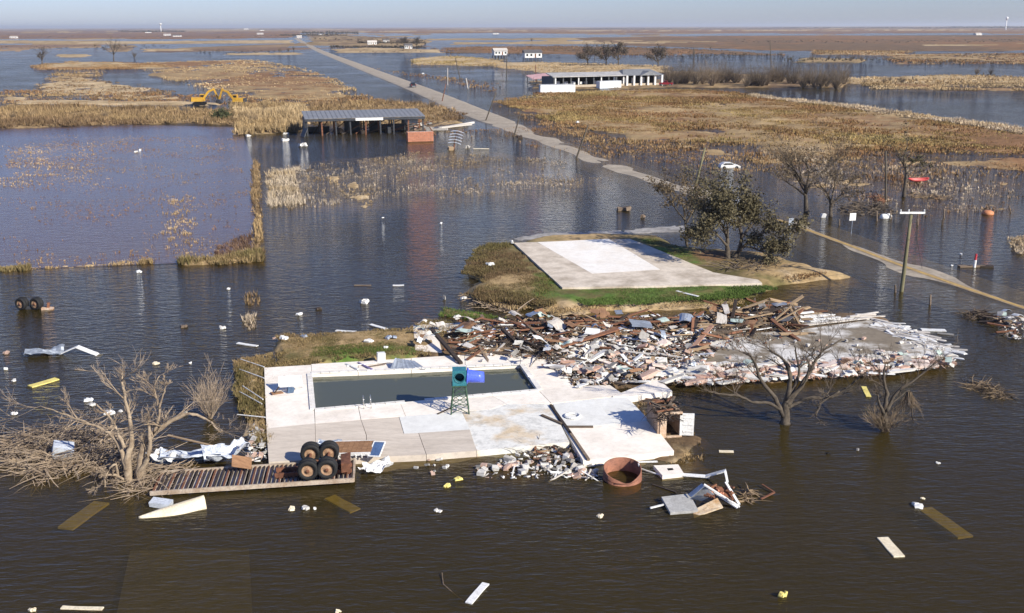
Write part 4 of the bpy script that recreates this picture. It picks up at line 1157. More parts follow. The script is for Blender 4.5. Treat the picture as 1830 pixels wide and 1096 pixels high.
dr = MB().box((1.06, -.10, .78), (.68, .06, 1.35), (0, 0, -.25)).build('door', white_paint, hu)
for k in range(3):
    MB().box((1.06, -.145, .35 + k * .42), (.60, .03, .06), (0, 0, -.25)).build('ledge', white_paint, dr)
for k in range(13):
    MB().box((rnd.uniform(-.7, .6), rnd.uniform(0, Dp), Hh + .06 + rnd.uniform(0, .12)), (rnd.uniform(.5, 1.5), .12, .07), (rnd.uniform(-.1, .1), rnd.uniform(-.12, .12), rnd.uniform(0, 3.1))).build('roof_board', rnd.choice((wood_dark, wood_old, wood_red)), hu)
brush_pile('roof_litter', 'twigs and mud lying on the roof of the small hut', [(1155,722),(1205,716),(1222,745),(1180,755)], 160, .15, 91, wood_dark, .02, (.3, .9), 1.62)

# rusty ring tank
tk = empty('rusty_tank', P(1112, 858, -.1), .2, 'open rusty brown steel tank ring standing in shallow water', 'tank')
tk.rotation_euler = (R(7), R(-3), .2)
ts = MB()
n = 40
prof = []
for k in range(n):
    t = 2 * math.pi * k / n
    front = max(0, -math.sin(t))
    h = .74 - .30 * front ** 2 + .05 * math.sin(5 * t) * front + (.05 if math.sin(t) > 0 else 0)
    prof.append((math.cos(t), math.sin(t), h))
for r, zk in ((1.0, 0), (1.0, 1), (.955, 1), (.955, 0)):
    for c, s_, h in prof:
        ts.v.append(Vector((c * r, s_ * r, (h if zk else -.3) + (.0 if r > .99 else -.003))))
for i in range(3):
    for k in range(n):
        k2 = (k + 1) % n
        ts.f.append((i * n + k, i * n + k2, (i + 1) * n + k2, (i + 1) * n + k))
terra = M('terracotta_rust', (0.36, 0.155, 0.095), (0.17, 0.075, 0.05), rough=.75, scale=2.2, bump=.3)
ts.build('shell', terra, tk, True)
for h_ in (.15, .40):
    MB().lathe((0, 0, h_ - .03), (0, 0, 1), [(1.0, 0), (1.025, .01), (1.025, .05), (1.0, .06)], 40).build('hoop', terra, tk, True)
MB().box((.93, .1, .72), (.06, .12, .14)).build('bolt_plate', M('white_steel', (.7, .7, .68), (.5, .5, .5), rough=.4), tk)

# overturned flatbed trailer: rails, cross members, axles and wheels in the air
fl, fr2 = P(268, 882, .20), P(632, 858, .30)
bl, br = P(280, 842, .34), P(560, 818, .42)
tx = (fr2 - fl).normalized()
tr_ = empty('overturned_flatbed_trailer', fl, math.atan2(tx.y, tx.x), 'overturned flatbed trailer with open cross members and wheels in the air', 'trailer')
def tpt(u, v, z=0.0):
    a = fl * (1 - u) + fr2 * u
    Lv = (bl - fl).length
    nrm = Vector((-tx.y, tx.x, 0))
    return a + nrm * (2.45 * v) + Vector((0, 0, z))
pale_rail = M('pale_rail', (0.52, 0.44, 0.35), (0.30, 0.21, 0.14), rough=.8, scale=2)
root_build(MB().bar(tpt(0, 0), tpt(1, 0), .10, .22), 'side_rail', pale_rail, tr_)
root_build(MB().bar(tpt(0, 1), tpt(1, 1), .10, .22), 'side_rail', pale_rail, tr_)
for v in (.36, .64):
    root_build(MB().bar(tpt(.60, v, .12), tpt(.99, v, .12), .12, .26), 'main_beam', rust, tr_)
root_build(MB().bar(tpt(1, 0), tpt(1, 1), .10, .22), 'end_rail', pale_rail, tr_)
NX = 44
for k in range(NX):
    u = (k + .5) / NX
    root_build(MB().bar(tpt(u, .03, .01), tpt(u, .97, .01), .06, .12), 'cross_member', wood_dark if k % 3 else rust, tr_)
for k in range(11):
    u0, u1 = k / 11 + .004, (k + 1) / 11 - .004
    root_build(MB().bar(tpt(u0, .5, -.075), tpt(u1, .5, -.075), 2.3, .03), 'deck_board', M('white_deck', (.74, .68, .60), (.45, .36, .28), rough=.85, scale=1.5, orand=.2), tr_)
Rw = .54
def wheel(c, axis, root):
    pr = [(Rw * .58, -.14), (Rw * .86, -.15), (Rw * .96, -.12), (Rw, -.06), (Rw, .06), (Rw * .96, .12), (Rw * .86, .15), (Rw * .58, .14)]
    wm = MB().lathe(c, axis, pr, 28)
    w = root_build(wm, 'wheel', rubber, root, True)
    rm = MB().lathe(c, axis, [(Rw * .60, -.13), (Rw * .52, -.08), (Rw * .30, -.07), (Rw * .24, -.13), (.001, -.14), (.001, .10), (Rw * .6, .10)], 24)
    inv = (Matrix.Translation(root.location) @ root.rotation_euler.to_matrix().to_4x4()).inverted()
    mesh_obj('rim', [inv @ v for v in rm.v], rm.f, rim_tan, w, True)
    hb2 = MB().lathe(c, axis, [(.001, -.19), (Rw * .17, -.18), (Rw * .17, -.06), (.001, -.06)], 14)
    mesh_obj('hub', [inv @ v for v in hb2.v], hb2.f, rust, w, True)
nv = Vector((-tx.y, tx.x, 0))
for u in (.775, .87):
    ax0, ax1 = tpt(u, .02, .72), tpt(u, .98, .72)
    root_build(MB().cyl(ax0, ax1, .07, 10), 'axle', rust, tr_)
    for v in (.0, .14, .86, 1.0):
        wheel(tpt(u, v, .72), nv, tr_)
    for v in (.36, .64):
        root_build(MB().bar(tpt(u, v, .2), tpt(u, v, .72), .1, .14), 'hanger', rust, tr_)
for v in (.36, .64):
    root_build(MB().tube([tpt(.73, v, .4), tpt(.775, v, .62), tpt(.82, v, .5), tpt(.87, v, .62), tpt(.92, v, .4)], [.05] * 5, 6), 'leaf_spring', rust, tr_)
root_build(MB().box(tpt(.96, .5, .45), (.5, 1.4, .5), Matrix.Rotation(tr_.rotation_euler.z, 3, 'Z'), jit=.06), 'bumper', rust, tr_)

# floor panel, blue panel and crumpled sheet behind the wheels
fp = empty('wooden_floor_section', P(625, 818, DZ), GRID * .6, 'broken wooden floor section with white edge beside the trailer wheels', 'floor section')
fp.rotation_euler = (R(14), R(-5), -.14)
for k in range(8):
    MB().box((-.98 + k * .28 + .14, .45, .36), (.265, 1.05, .05)).build('plank', plywood, fp)
MB().box((.1, -.10, .30), (2.3, .05, .20)).build('edge_board', white_paint, fp)
MB().box((.1, 1.0, .30), (2.3, .05, .16)).build('edge_board', white_paint, fp)
for k in range(7):
    MB().box((-.9 + k * .33, -.14, .18), (.06, .06, .22)).build('joist_end', white_paint, fp)
bp_ = empty('blue_panel', P(672, 822, DZ), -.15, 'flat blue panel in a white frame leaning beside the wooden floor section', 'panel')
bp_.rotation_euler = (R(24), R(-4), -.25)
MB().box((0, .45, .36), (.58, 1.0, .04)).build('sheet', M('blue_laminate', (0.10, 0.17, 0.32), (.06, .10, .2), rough=.35, scale=3), bp_)
MB().box((-.32, .45, .37), (.05, 1.1, .06)).box((.32, .45, .37), (.05, 1.1, .06)).box((0, -.08, .37), (.59, .05, .06)).box((0, .98, .37), (.59, .05, .06)).build('frame', white_paint, bp_)
def crumple(name, px, py, w, l, h, mat, label, seed, rz=0.0, z=0.0, rib=0, nu=14, nv=10, cat='sheet', tilt=0.0, amp=1.0):
    c = P(px, py, z)
    def f(u, v):
        x, y = (u - .5) * w, (v - .5) * l
        zz = h * (fbm(np.array([u * 2.2 + seed]), np.array([v * 2.2]), 1.0, 3, seed)[0] * .9 + .5) * amp + (rib * math.sin(v * l * 2 * math.pi / .28) if rib else 0) + tilt * x
        e = 1 - .25 * vnoise(np.array([u * 3.0]), np.array([v * 3.0 + seed]), seed)[0]
        return Vector((math.cos(rz) * x - math.sin(rz) * y, math.sin(rz) * x + math.cos(rz) * y, max(zz, -.05))) * 1.0 + c * 1.0
    return solo(MB().sheet(f, nu, nv, .015), name, mat, c, label, cat, smooth=False)
crumple('crumpled_sheet', 675, 838, 1.5, 1.0, .55, white_paint, 'crumpled white sheet at the front corner of the deck', 5, .4, .1)
crumple('crumpled_sheet', 655, 843, .8, .6, .35, white_paint, 'small torn white sheet left of the crumpled one', 8, 1.2, 0)
crumple('crumpled_sheet', 590, 796, 1.3, .8, .35, galv, 'bent pale metal sheet behind the trailer wheels', 9, .1, .45)
crumple('roofing_sheet', 345, 818, 3.4, 1.6, .5, white_sheet, 'large white roofing sheet bent over the water behind the trailer', 11, .25, .2, .018, 20, 24)
crumple('roofing_sheet', 405, 818, 2.4, 1.3, .9, white_sheet, 'bluish white roofing sheet arched above the trailer', 14, .55, .25, .018, 18, 22)
crumple('roofing_sheet', 295, 825, 1.6, 1.3, .6, white_paint, 'white sheet against the dead tree trunk', 17, -.3, .15, .012, 14, 16)
solo(MB().box(P(432, 826, .72), (1.05, .80, .03), (R(28), R(18), R(20))), 'plywood_board', plywood, P(432, 832, .3), 'brown plywood board leaning on the roofing sheets', 'board')
solo(MB().box(P(112, 806, .62), (1.0, .7, .7), (.1, .3, .4), jit=.12), 'white_appliance', white_sheet, P(112, 812, 0), 'battered white box in the brush left of the dead tree', 'box')
solo(MB().bar(P(300, 778, .12), P(410, 804, .06), .14, .06), 'long_plank', wood_tan, P(355, 790), 'long tan plank floating behind the dead tree', 'plank')
crumple('bent_ribbed_sheet', 80, 634, 2.6, 1.2, .45, galv, 'ribbed grey metal sheet floating at the left', 21, .15, 0, .05, 14, 26)
def arch(u, v):
    c = P(145, 634)
    return c + Vector(((u - .5) * 3.0, (v - .5) * .55, .08 + .55 * max(0, 1 - abs(u - .42) / .42) ** 1.0 - .15 * (u > .9)))
solo(MB().sheet(arch, 14, 3, .05), 'bent_board', white_paint, P(145, 634), 'white board bent into a peak right of the ribbed sheet', 'board')

# wheels of a sunken truck
sw = empty('sunken_truck_axle', P(52, 556, -.1), .05, 'pair of big black tyres of a sunken truck at far left', 'wheels')
for x in (-.62, .62):
    cw = sw.location + Vector((x, 0, .62))
    for dy in (0, .36):
        wheel(cw + Vector((.1 * dy, dy, 0)), Vector((.35, .93, 0)), sw)
MB().bar((-.7, .2, .3), (1.6, .25, .12), .25, .3).build('chassis_rail', dark_steel, sw)
MB().box((1.55, .1, .16), (.9, .5, .2), (0, .1, .1), jit=.04).build('bumper', M('orange_white_paint', (.62, .52, .42), (.40, .18, .06), rough=.7, scale=3), sw)
MB().box((1.6, .15, .42), (.22, .2, .5), (0, .1, .3), jit=.03).build('tow_bracket', rust, sw)

# collapsed roof piece in the foreground water
cr = empty('collapsed_roof', P(1250, 898, 0), .12, 'collapsed little roof with grey panels and white beams in the foreground water', 'wreck')
def cpart(name, mat, *pts, th=.07):
    w = [P(x, y, z) for x, y, z in pts]
    nrm = (w[1] - w[0]).cross(w[-1] - w[0]).normalized()
    if nrm.z < 0: nrm = -nrm
    n = len(w)
    vs = w + [p - nrm * th for p in w]
    fs = [tuple(range(n)), tuple(range(2 * n - 1, n - 1, -1))] + [(i, n + i, n + (i + 1) % n, (i + 1) % n) for i in range(n)]
    m = MB(); m.add(vs, fs)
    return root_build(m, name, mat, cr)
grey_sheet = M('grey_panel', (0.46, 0.45, 0.43), (0.30, 0.29, 0.27), rough=.7, scale=2)
cpart('floor_panel', grey_sheet, (1182,888,.28), (1232,882,.34), (1248,912,.14), (1198,916,.14), th=.16)
cpart('ceiling_panel', M('cream_stained', (.66, .58, .44), (.44, .26, .12), rough=.8, scale=2), (1238,912,.05), (1282,890,.5), (1292,906,.25), (1240,924,-.05))
cpart('gable', grey_sheet, (1232,890,.25), (1256,866,1.0), (1276,884,.75), (1254,896,.2))
cpart('skylight', galv, (1229,884,.42), (1254,864,1.08), (1260,868,1.08), (1236,888,.42), th=.04)
cpart('lining', rust, (1262,866,.75), (1300,872,.5), (1312,892,.2), (1280,884,.45))
for a, c, w_ in (((1258, 866, 1.1), (1322, 906, .1), .13), ((1297, 862, .8), (1321, 902, .15), .13), ((1276, 880, .6), (1318, 908, .1), .10), ((1162,908,.12), (1186,902,.14), .09)):
    root_build(MB().bar(P(*a), P(*c), w_, .06), 'beam', white_paint, cr)
for k in range(16):
    x, y = rnd.uniform(1262, 1310), rnd.uniform(866, 892)
    root_build(MB().box(P(x, y, .45 + rnd.uniform(0, .3)), (rnd.uniform(.2, .55), .1, .08), (rnd.uniform(-.4, .4), rnd.uniform(-.4, .4), rnd.uniform(0, 3))), 'roof_tile', rnd.choice((brick_orange, rust, wood_red)), cr)
for i, (a, c, w_, m, lab, nm) in enumerate([((1215,848,.10),(1268,852,.10),.30,white_paint,'white board lying in the water right of the tank','board'), ((1262,851,.12),(1297,841,.55),.32,white_paint,'white board bent upward beside the collapsed roof','board'),
    ((1296,842,.7),(1300,862,.45),.12,white_paint,'upright white stick above the collapsed roof','stick'), ((1146,838,.15),(1182,850,.03),.06,white_paint,'thin white rod right of the tank','rod'), ((1166,866,.02),(1208,880,.04),.08,wood_dark,'dark stick floating left of the collapsed roof','stick'),
    ((1130,826,.25),(1175,825,.22),.12,white_paint,'white strip at the front edge of the annex slab','strip'), ((1360,892,.05),(1384,880,.12),.10,rust,'rusty bar in the water right of the collapsed roof','bar'), ((1362,866,.15),(1384,880,.1),.08,rust,'second rusty bar crossing the first','bar')]):
    solo(MB().bar(P(*a), P(*c), w_, .05), nm, m, (P(*a) + P(*c)) / 2, lab, nm)
sb_ = MB()
pw_ = [P(x, y, .22) for x, y in ((1168,832),(1212,830),(1222,846),(1184,850))]
sb_.prism(pw_, -.1, .22)
hl = empty('white_slab_with_hole', P(1195, 842, 0), 0, 'white masonry slab with a square hole beside the tank', 'slab')
root_build(sb_, 'slab', concrete, hl)
root_build(MB().prism([P(x, y, .225) for x, y in ((1192,837),(1202,836.5),(1204,840),(1194,841))], .15, .226), 'hole_shade', black_void, hl)  # black plate on the solid slab, painted shade in place of a hole
brush_pile('splintered_wood', 'splintered tan wood right of the collapsed roof', [(1322,880),(1345,876),(1350,898),(1325,900)], 70, .4, 92, wood_tan, .03, (.3, .9))

# fallen white fence poles on the left bank
for i, (x0, y0, x1, y1) in enumerate([(430,642,472,656),(428,660,472,676),(434,690,470,714),(428,700,468,722),(424,741,474,746)]):
    solo(MB().cyl(P(x0, y0, .30), P(x1, y1, .42), .035, 7), 'fence_pole', white_paint, P((x0 + x1) / 2, (y0 + y1) / 2, .2), ('farthest', 'second farthest', 'middle', 'second nearest', 'nearest')[i] + ' of the five fallen white poles on the bank left of the deck', 'pole', 'fallen poles on the left bank')

# floating and stranded single pieces: (px, py, length px, width px, turn, material, kind, label)
FLOAT = [
 (150,921,78,24,.62,foam_yellow,'mat','long yellow foam board under the surface at lower left',-.10), (612,901,52,22,-.5,foam_yellow,'mat','yellow foam board in the water below the trailer end',-.08), (78,684,50,11,.28,foam_yellow,'mat','yellow and pink board floating at the left edge',.03),
 (1688,934,92,20,-.62,foam_yellow,'mat','long half sunk yellow board at lower right',-.09), (1592,978,46,14,-.85,foam_cream,'mat','cream board floating below the long half sunk one',.03), (853,1060,46,9,.85,white_paint,'mat','white stick floating at the bottom middle',.04), (147,1087,74,6,-.03,foam_cream,'mat','thin cream strip floating at the bottom left corner',.02),
 (1298,807,26,5,-.05,foam_cream,'mat','small cream board floating right of the small hut',.03), (442,616,36,5,-.15,white_paint,'mat','white stick floating left of the lawn',.05), (618,592,36,5,-.06,white_paint,'mat','white stick at the far edge of the lawn',.3), (676,584,30,5,-.3,white_paint,'mat','white stick in the water behind the lawn',.04),
 (712,510,20,4,.02,white_paint,'mat','pale plank floating left of the house mound',.03), (648,510,30,3,.0,wood_old,'mat','dull plank floating beside a pale plank left of the mound',.02), (1548,700,20,6,-1.1,foam_yellow,'mat','small yellow board between the two bare trees in the water',.03), (1228,525,40,4,-.25,white_paint,'mat','white stick on the green strip of the house mound',.62),
 (1155,565,46,6,.1,white_paint,'mat','white beam in the channel behind the wreckage',.08), (1668,590,44,9,-.04,white_paint,'mat','white board floating behind the right end of the wreckage',.06), (1690,597,30,7,-.1,grey_block,'mat','grey board floating beside the white one at the right end',.04),
 (1108,478,0,0,0,None,'',"",0),
 (653,542,26,16,.1,white_block,'lump','pale lump stranded in the water left of the mound',0), (534,563,18,7,.2,white_paint,'lump','white scrap floating behind the lawn',0), (246,487,18,6,0,white_paint,'lump','white scrap in front of the pond dike',0), (410,517,12,5,0,white_paint,'lump','white scrap in the open water left of the reeds',0), (330,585,24,8,0,wood_old,'lump','brown log floating in the left water',0),
 (397,587,16,9,.2,white_block,'lump','white and brown lump near the drowned reeds',0), (570,553,14,9,0,wood_dark,'lump','dark lump floating behind the lawn',0), (788,400,8,5,0,white_paint,'lump','tiny white scrap in the middle water',0), (684,390,6,4,0,white_paint,'lump','tiny white scrap left of the middle one',0),
 (10,631,20,7,0,pink_block,'lump','pinkish scrap at the left edge',0), (10,661,14,9,.3,white_paint,'lump','white scrap at the left edge below the pinkish one',0), (26,682,16,7,.2,white_block,'lump','white scrap left of the yellow and pink board',0), (158,717,24,10,0,white_paint,'lump','white lump floating above the dead tree limb',0), (166,725,26,7,0,white_block,'lump','white lump below the other behind the dead tree',0),
 (195,738,34,8,.1,white_paint,'lump','long white scrap behind the dead tree',0), (215,736,14,6,.1,white_paint,'lump','short white scrap right of the long one',0), (276,650,20,5,0,foam_cream,'lump','cream scrap in the left open water',0), (342,649,10,4,0,white_paint,'lump','tiny white scrap in the left open water',0), (24,741,16,8,0,white_paint,'lump','white scrap far left of the dead tree',0), (328,738,22,9,0,foam_cream,'lump','cream lump beside the dry bush',0),
 (548,909,20,11,.1,white_block,'lump','white lump in the water below the trailer',0), (525,911,24,9,.2,foam_cream,'lump','cream lump left of the white lump below the trailer',0), (562,910,10,9,.2,white_paint,'lump','small white lump right of the other below the trailer',0), (801,869,20,9,.1,foam_yellow,'lump','yellowish lump below the front rubble',0), (822,857,26,8,.1,foam_yellow,'lump','half sunk yellowish mat below the front rubble',0),
 (783,913,22,6,-.2,white_block,'lump','pale scraps in the water below the slab corner',0), (1072,924,18,8,0,foam_cream,'lump','cream scraps left of the collapsed roof',0), (1480,811,10,7,0,black_void,'lump','black ball floating right of the hut',0), (1533,805,10,8,0,grey_block,'lump','grey scrap floating below the right bare trees',0), (1676,828,12,5,0,white_block,'lump','white scrap in the lower right water',0),
 (1400,1066,26,22,.3,foam_yellow,'lump','cut yellow foam block at the bottom right',0), (1640,905,30,12,-.4,white_paint,'lump','crumpled white end of the long yellow board',0), (1648,892,14,5,.4,foam_cream,'lump','small cream scrap above the crumpled white end',0), (60,1091,20,10,0,foam_cream,'lump','straw tuft at the bottom left corner',0), (605,1093,16,8,0,foam_cream,'lump','straw scrap at the bottom edge',0),
 (1115,376,34,16,-.3,wood_old,'lump','driftwood stump behind the house mound',0), (1148,389,14,12,0,wood_old,'lump','small driftwood knot right of the stump',0), (1718,456,8,7,0,white_paint,'lump','white float left of the red and white post',0), (1700,475,10,4,0,white_paint,'lump','white scrap below the float at the right',0),
 (875,474,24,9,0,white_paint,'lump','white scrap on the left slope of the mound',.5), (828,534,16,9,.5,white_block,'lump','white scrap at the tip of the mound',.2), (815,570,20,14,.5,white_block,'lump','white block on the grass strip behind the slab',.3), (795,535,8,16,.5,grey_block,'lump','upright grey stub in the channel left of the mound',0),
 (915,435,8,12,.2,white_paint,'lump','white post stub at the corner of the foundation',.8), (660,612,24,12,.1,white_paint,'lump','white panel lying on the lawn',.35), (700,604,30,8,.1,galv,'lump','grey sheet scrap at the far right of the lawn',.4), (690,622,14,7,.1,white_paint,'lump','white scrap on the green lawn',.35), (508,606,26,13,.1,white_paint,'lump','white box at the far left corner of the lawn',.3), (545,603,22,9,.1,galv,'lump','tilted pale sheet at the far edge of the lawn',.3), (490,606,10,8,.1,pink_block,'lump','pink scrap left of the white box at the lawn corner',.2),
 (508,252,18,8,0,white_block,'lump','left pale rubbish heap in the water left of the shed',0), (540,262,24,14,0,white_block,'lump','right pale rubbish heap in the water left of the shed',0), (512,240,16,5,0,white_block,'lump','low pale scrap behind the rubbish heaps',0), (443,244,14,6,0,white_block,'lump','white scrap at the corner of the pond',0), (245,273,14,6,0,white_block,'lump','white bird like scrap in the pond',0), (250,271,6,10,0,white_paint,'lump','white upright scrap in the pond',0),
 (835,265,12,12,0,grey_block,'lump','cut log end right of the fallen sign',0), (860,266,28,4,0,foam_cream,'mat','pale log floating right of the cut log end',.05), (930,247,22,10,0,wood_dark,'lump','dark wreck scrap at the foot of the third leaning pole',0), (1033,220,9,7,0,white_paint,'lump','white scrap on the marsh field',.3),
 (756,133,6,6,0,white_paint,'lump','white scrap in the far water right of the road',0), (1565,410,0,0,0,None,'','',0),
]
for (x, y, l, w, a, m, kd, lab, z) in FLOAT:
    if m is None: continue
    s_ = S(x, y)
    L_, W2 = l * s_ * (.8 if kd == 'lump' else 1), w * s_ * (.62 if kd == 'lump' else 1)
    loc = P(x, y, max(z, -.3))
    if kd == 'mat':
        dv = P(x + l / 2 * math.cos(a), y - l / 2 * math.sin(a), z) - loc
        L_ = 2 * dv.length
        wd = min(max(W2 * 1.5, .12), L_ * .30)
        ang = math.atan2(dv.y, dv.x)
        mb = MB()
        nn = 8
        def ff(u, v, L_=L_, wd=wd, ang=ang, sd=int(x)):
            q = (u - .5) * L_; r = (v - .5) * wd * (1 + .03 * math.sin(u * 9 + sd)) 
            return Vector((math.cos(ang) * q - math.sin(ang) * r, math.sin(ang) * q + math.cos(ang) * r, .008 * math.sin(u * 5 + sd)))
        mb.sheet(ff, nn, 3, max(.05, wd * .12))
        o = mb.build('floating_board', m, None)
        o.location = loc
        tag(o, lab, 'board')
    else:
        mb = MB()
        for k in range(3):
            mb.box((rnd.uniform(-.25, .25) * L_, rnd.uniform(-.2, .2) * L_, W2 * rnd.uniform(.2, .45)), (L_ * rnd.uniform(.4, .75), L_ * rnd.uniform(.25, .5), W2 * rnd.uniform(.4, .8)), (rnd.uniform(-.3, .3), rnd.uniform(-.3, .3), rnd.uniform(0, 3)), taper=rnd.uniform(.6, .95), jit=min(L_, W2) * .10)
        o = mb.build('stranded_scrap', m, None)
        o.location = loc
        tag(o, lab, 'scrap')
# the big cream log-like hull piece and its white box by the trailer
def hull(u, v):
    a, c = P(248, 926, 0), P(366, 902, 0)
    d = c - a
    t = u
    w = .55 * (math.sin(min(t * 1.15 + .05, 1) * math.pi * .62))
    nrm = Vector((-d.y, d.x, 0)).normalized()
    s_ = (v - .5) * 2
    return a + d * t + nrm * (w * s_) + Vector((0, 0, -.02 + (.12 + .55 * t) * (1 - s_ * s_) * .75))
solo(MB().sheet(hull, 18, 8, .03), 'hull_piece', foam_cream, P(305, 915), 'long cream curved hull piece floating below the dead tree', 'hull piece', smooth=True)
solo(MB().box(P(288, 900, .14), (1.0, .55, .26), (.05, .12, -.1), jit=.03), 'foam_block', white_sheet, P(288, 902), 'white foam block behind the cream hull piece', 'block')
solo(MB().tube([P(790, 1024, .1), P(792, 1044, .02), P(812, 1062, -.03), P(836, 1080, -.06)], [.02, .025, .025, .02], 6), 'bent_stick', wood_old, P(800, 1050), 'thin bent stick poking out of the water at the bottom', 'stick')

# ================================================================ WRECKAGE: every larger piece by itself
def plank_mesh(name, mat, seed):
    rg = random.Random(seed)
    n = 4
    mb = MB()
    rows = []
    bend = rg.uniform(-.02, .02)
    for i in range(n + 1):
        x = i / n - .5
        row = []
        for sy, sz in ((-1, -1), (1, -1), (1, 1), (-1, 1)):
            e = (rg.uniform(-.06, .02) if i == n else rg.uniform(-.02, .06)) if i in (0, n) else 0
            row.append(Vector((x + e, sy * .5 * rg.uniform(.9, 1.05), sz * .5 + bend * math.sin(i / n * math.pi) * 20)))
        rows.append(row)
    mb.v = [v for r in rows for v in r]
    for i in range(n):
        for k in range(4):
            k2 = (k + 1) % 4
            mb.f.append((i * 4 + k, i * 4 + k2, i * 4 + 4 + k2, i * 4 + 4 + k)[::-1])
    mb.f += [(0, 1, 2, 3), (n * 4 + 3, n * 4 + 2, n * 4 + 1, n * 4)]
    return mb
def block_mesh(seed, jit=.16):
    rg = random.Random(seed)
    mb = MB()
    pts = [Vector((sx * .5, sy * .5, sz * .5)) + Vector((rg.uniform(-jit, jit), rg.uniform(-jit, jit), rg.uniform(-jit, jit))) for sz in (-1, 1) for sx, sy in ((-1, -1), (1, -1), (1, 1), (-1, 1))]
    mb.add(pts, [(3, 2, 1, 0), (4, 5, 6, 7), (0, 1, 5, 4), (1, 2, 6, 5), (2, 3, 7, 6), (3, 0, 4, 7)])
    return mb
def torn_mesh(seed):
    rg = random.Random(seed)
    a, b_, c = rg.uniform(-.25, .25), rg.uniform(-.2, .2), rg.uniform(.05, .16)
    def f(u, v):
        e = 1 + (rg.uniform(-.14, .06) if u in (0, 1) or v in (0, 1) else 0)
        return Vector(((u - .5) * e, (v - .5) * e, a * (u - .5) ** 2 * 2 + b_ * (v - .5) * (u - .5) + c * math.sin(u * 5 + seed) * .6))
    return MB().sheet(f, 5, 4, .02)
COLOUR = {'weathered_wood': 'grey brown', 'reddish_wood': 'reddish', 'tan_wood': 'tan', 'dark_wet_wood': 'dark', 'painted_board': 'off-white', 'white_paint': 'white', 'white_masonry': 'white', 'pink_masonry': 'pinkish', 'grey_masonry': 'grey',
          'red_brick': 'red', 'pale_pink_brick': 'pale pink', 'galvanised_sheet': 'metal grey', 'white_metal_sheet': 'bluish white', 'plywood': 'brown', 'mint_board': 'mint green'}
class Kind:
    def __init__(s, name, cat, maker, mats, nvar=3):
        s.name, s.cat, s.meshes = name, cat, []
        for m in mats:
            for k in range(nvar):
                mb = maker(len(s.meshes) * 7 + k + 3)
                me = bpy.data.meshes.new(name)
                me.from_pydata([tuple(v) for v in mb.v], [], mb.f)
                me.materials.append(m); me.update()
                s.meshes.append(me)
    def put(s, loc, rot, scale, label, group, rg):
        o = bpy.data.objects.new(s.name, rg.choice(s.meshes))
        o.location, o.rotation_euler, o.scale = loc, rot, scale
        COL.objects.link(o)
        return tag(o, label, s.cat, group)
white_wood = M('painted_board', (0.70, 0.66, 0.60), (0.42, 0.36, 0.30), rough=.8, scale=2.5, stretch=(.5, 4, 4), orand=.2)
K_plank = Kind('lumber_plank', 'plank', lambda s: plank_mesh('', None, s), [wood_old, wood_red, wood_red, wood_tan, wood_dark], 2)
K_wplank = Kind('painted_board', 'board', lambda s: plank_mesh('', None, s), [white_wood, white_paint], 2)
K_block = Kind('masonry_block', 'block', block_mesh, [white_block, white_block, pink_block, grey_block], 3)
K_pink = Kind('brick_chunk', 'brick', block_mesh, [white_block, M('pale_pink_brick', (.76, .64, .56), (.58, .45, .38), rough=.9, scale=2.5, orand=.2), pink_block, white_block, M('red_brick', (.52, .34, .26), (.38, .22, .16), rough=.9, scale=3, orand=.25)], 3)
K_torn = Kind('torn_panel', 'panel', torn_mesh, [white_paint, white_wood, galv, grey_block, white_wood, plywood, M('mint_board', (.50, .60, .53), (.38, .46, .41), rough=.8)], 2)
HEAPS = [(P(1105, 618), 9.0, .5), (P(1010, 600), 7.0, .5), (P(1360, 568), 6.0, .65), (P(870, 600), 6.0, .3), (P(1120, 655), 7, .3), (P(1240, 600), 6, .45)]
def heap_z(p):
    return max([0] + [h * max(0, 1 - ((p.x - c.x) ** 2 + ((p.y - c.y) * .8) ** 2) / r ** 2) for c, r, h in HEAPS])
def scatter(kind, pts, n, sizer, label, group, seed, z0=.30, tilt=.18, along=None, spread=1.5, lift=.9):
    rg = random.Random(seed)
    poly = WP(pts, z0)
    xs, ys = [p.x for p in poly], [p.y for p in poly]
    k = 0
    out = []
    while k < n:
        x, y = rg.uniform(min(xs), max(xs)), rg.uniform(min(ys), max(ys))
        if sdf(poly, np.array([x]), np.array([y]))[0] < 0: continue
        k += 1
        p = Vector((x, y, 0))
        hz_ = heap_z(p)
        sc_ = sizer(rg)
        p.z = z0 + sc_[2] * .5 + hz_ * rg.uniform(.15, lift) + rg.uniform(0, .06)
        a = (along if along is not None else 0) + rg.gauss(0, spread)
        tl = tilt * (1 + hz_)
        o = kind.put(p, (rg.gauss(0, tl), rg.gauss(0, tl), a), sc_, label, group, rg)
        out.append((o, sc_[0] * sc_[1]))
    big_ = sorted(s_ for _, s_ in out)
    lo, hi = big_[len(big_) // 3], big_[len(big_) * 2 // 3]
    order = sorted(out, key=lambda t: t[0].location.x / t[0].location.y)
    for i, (o, s_) in enumerate(order):
        size = 'small' if s_ < lo else ('large' if s_ > hi else 'mid-sized')
        where = '' if n < 12 else (', left third' if i < n / 3 else (', right third' if i >= n * 2 / 3 else ', middle third'))
        o['label'] = '%s %s %s%s' % (size, COLOUR.get(o.data.materials[0].name, ''), label, where)
    return out
zone_back = [(800,582),(905,574),(1030,570),(1180,572),(1330,562),(1420,548),(1428,590),(1300,598),(1240,612),(1050,612),(960,632),(850,640),(800,612)]
zone_mid = [(960,632),(1050,600),(1150,590),(1255,602),(1275,640),(1200,680),(1110,690),(1020,690),(990,660)]
zone_pink = [(1190,652),(1300,652),(1500,645),(1560,632),(1640,630),(1708,640),(1705,655),(1560,672),(1400,680),(1250,690),(1180,685)]
zone_right = [(1555,570),(1600,578),(1660,600),(1700,626),(1690,640),(1630,618),(1580,592)]
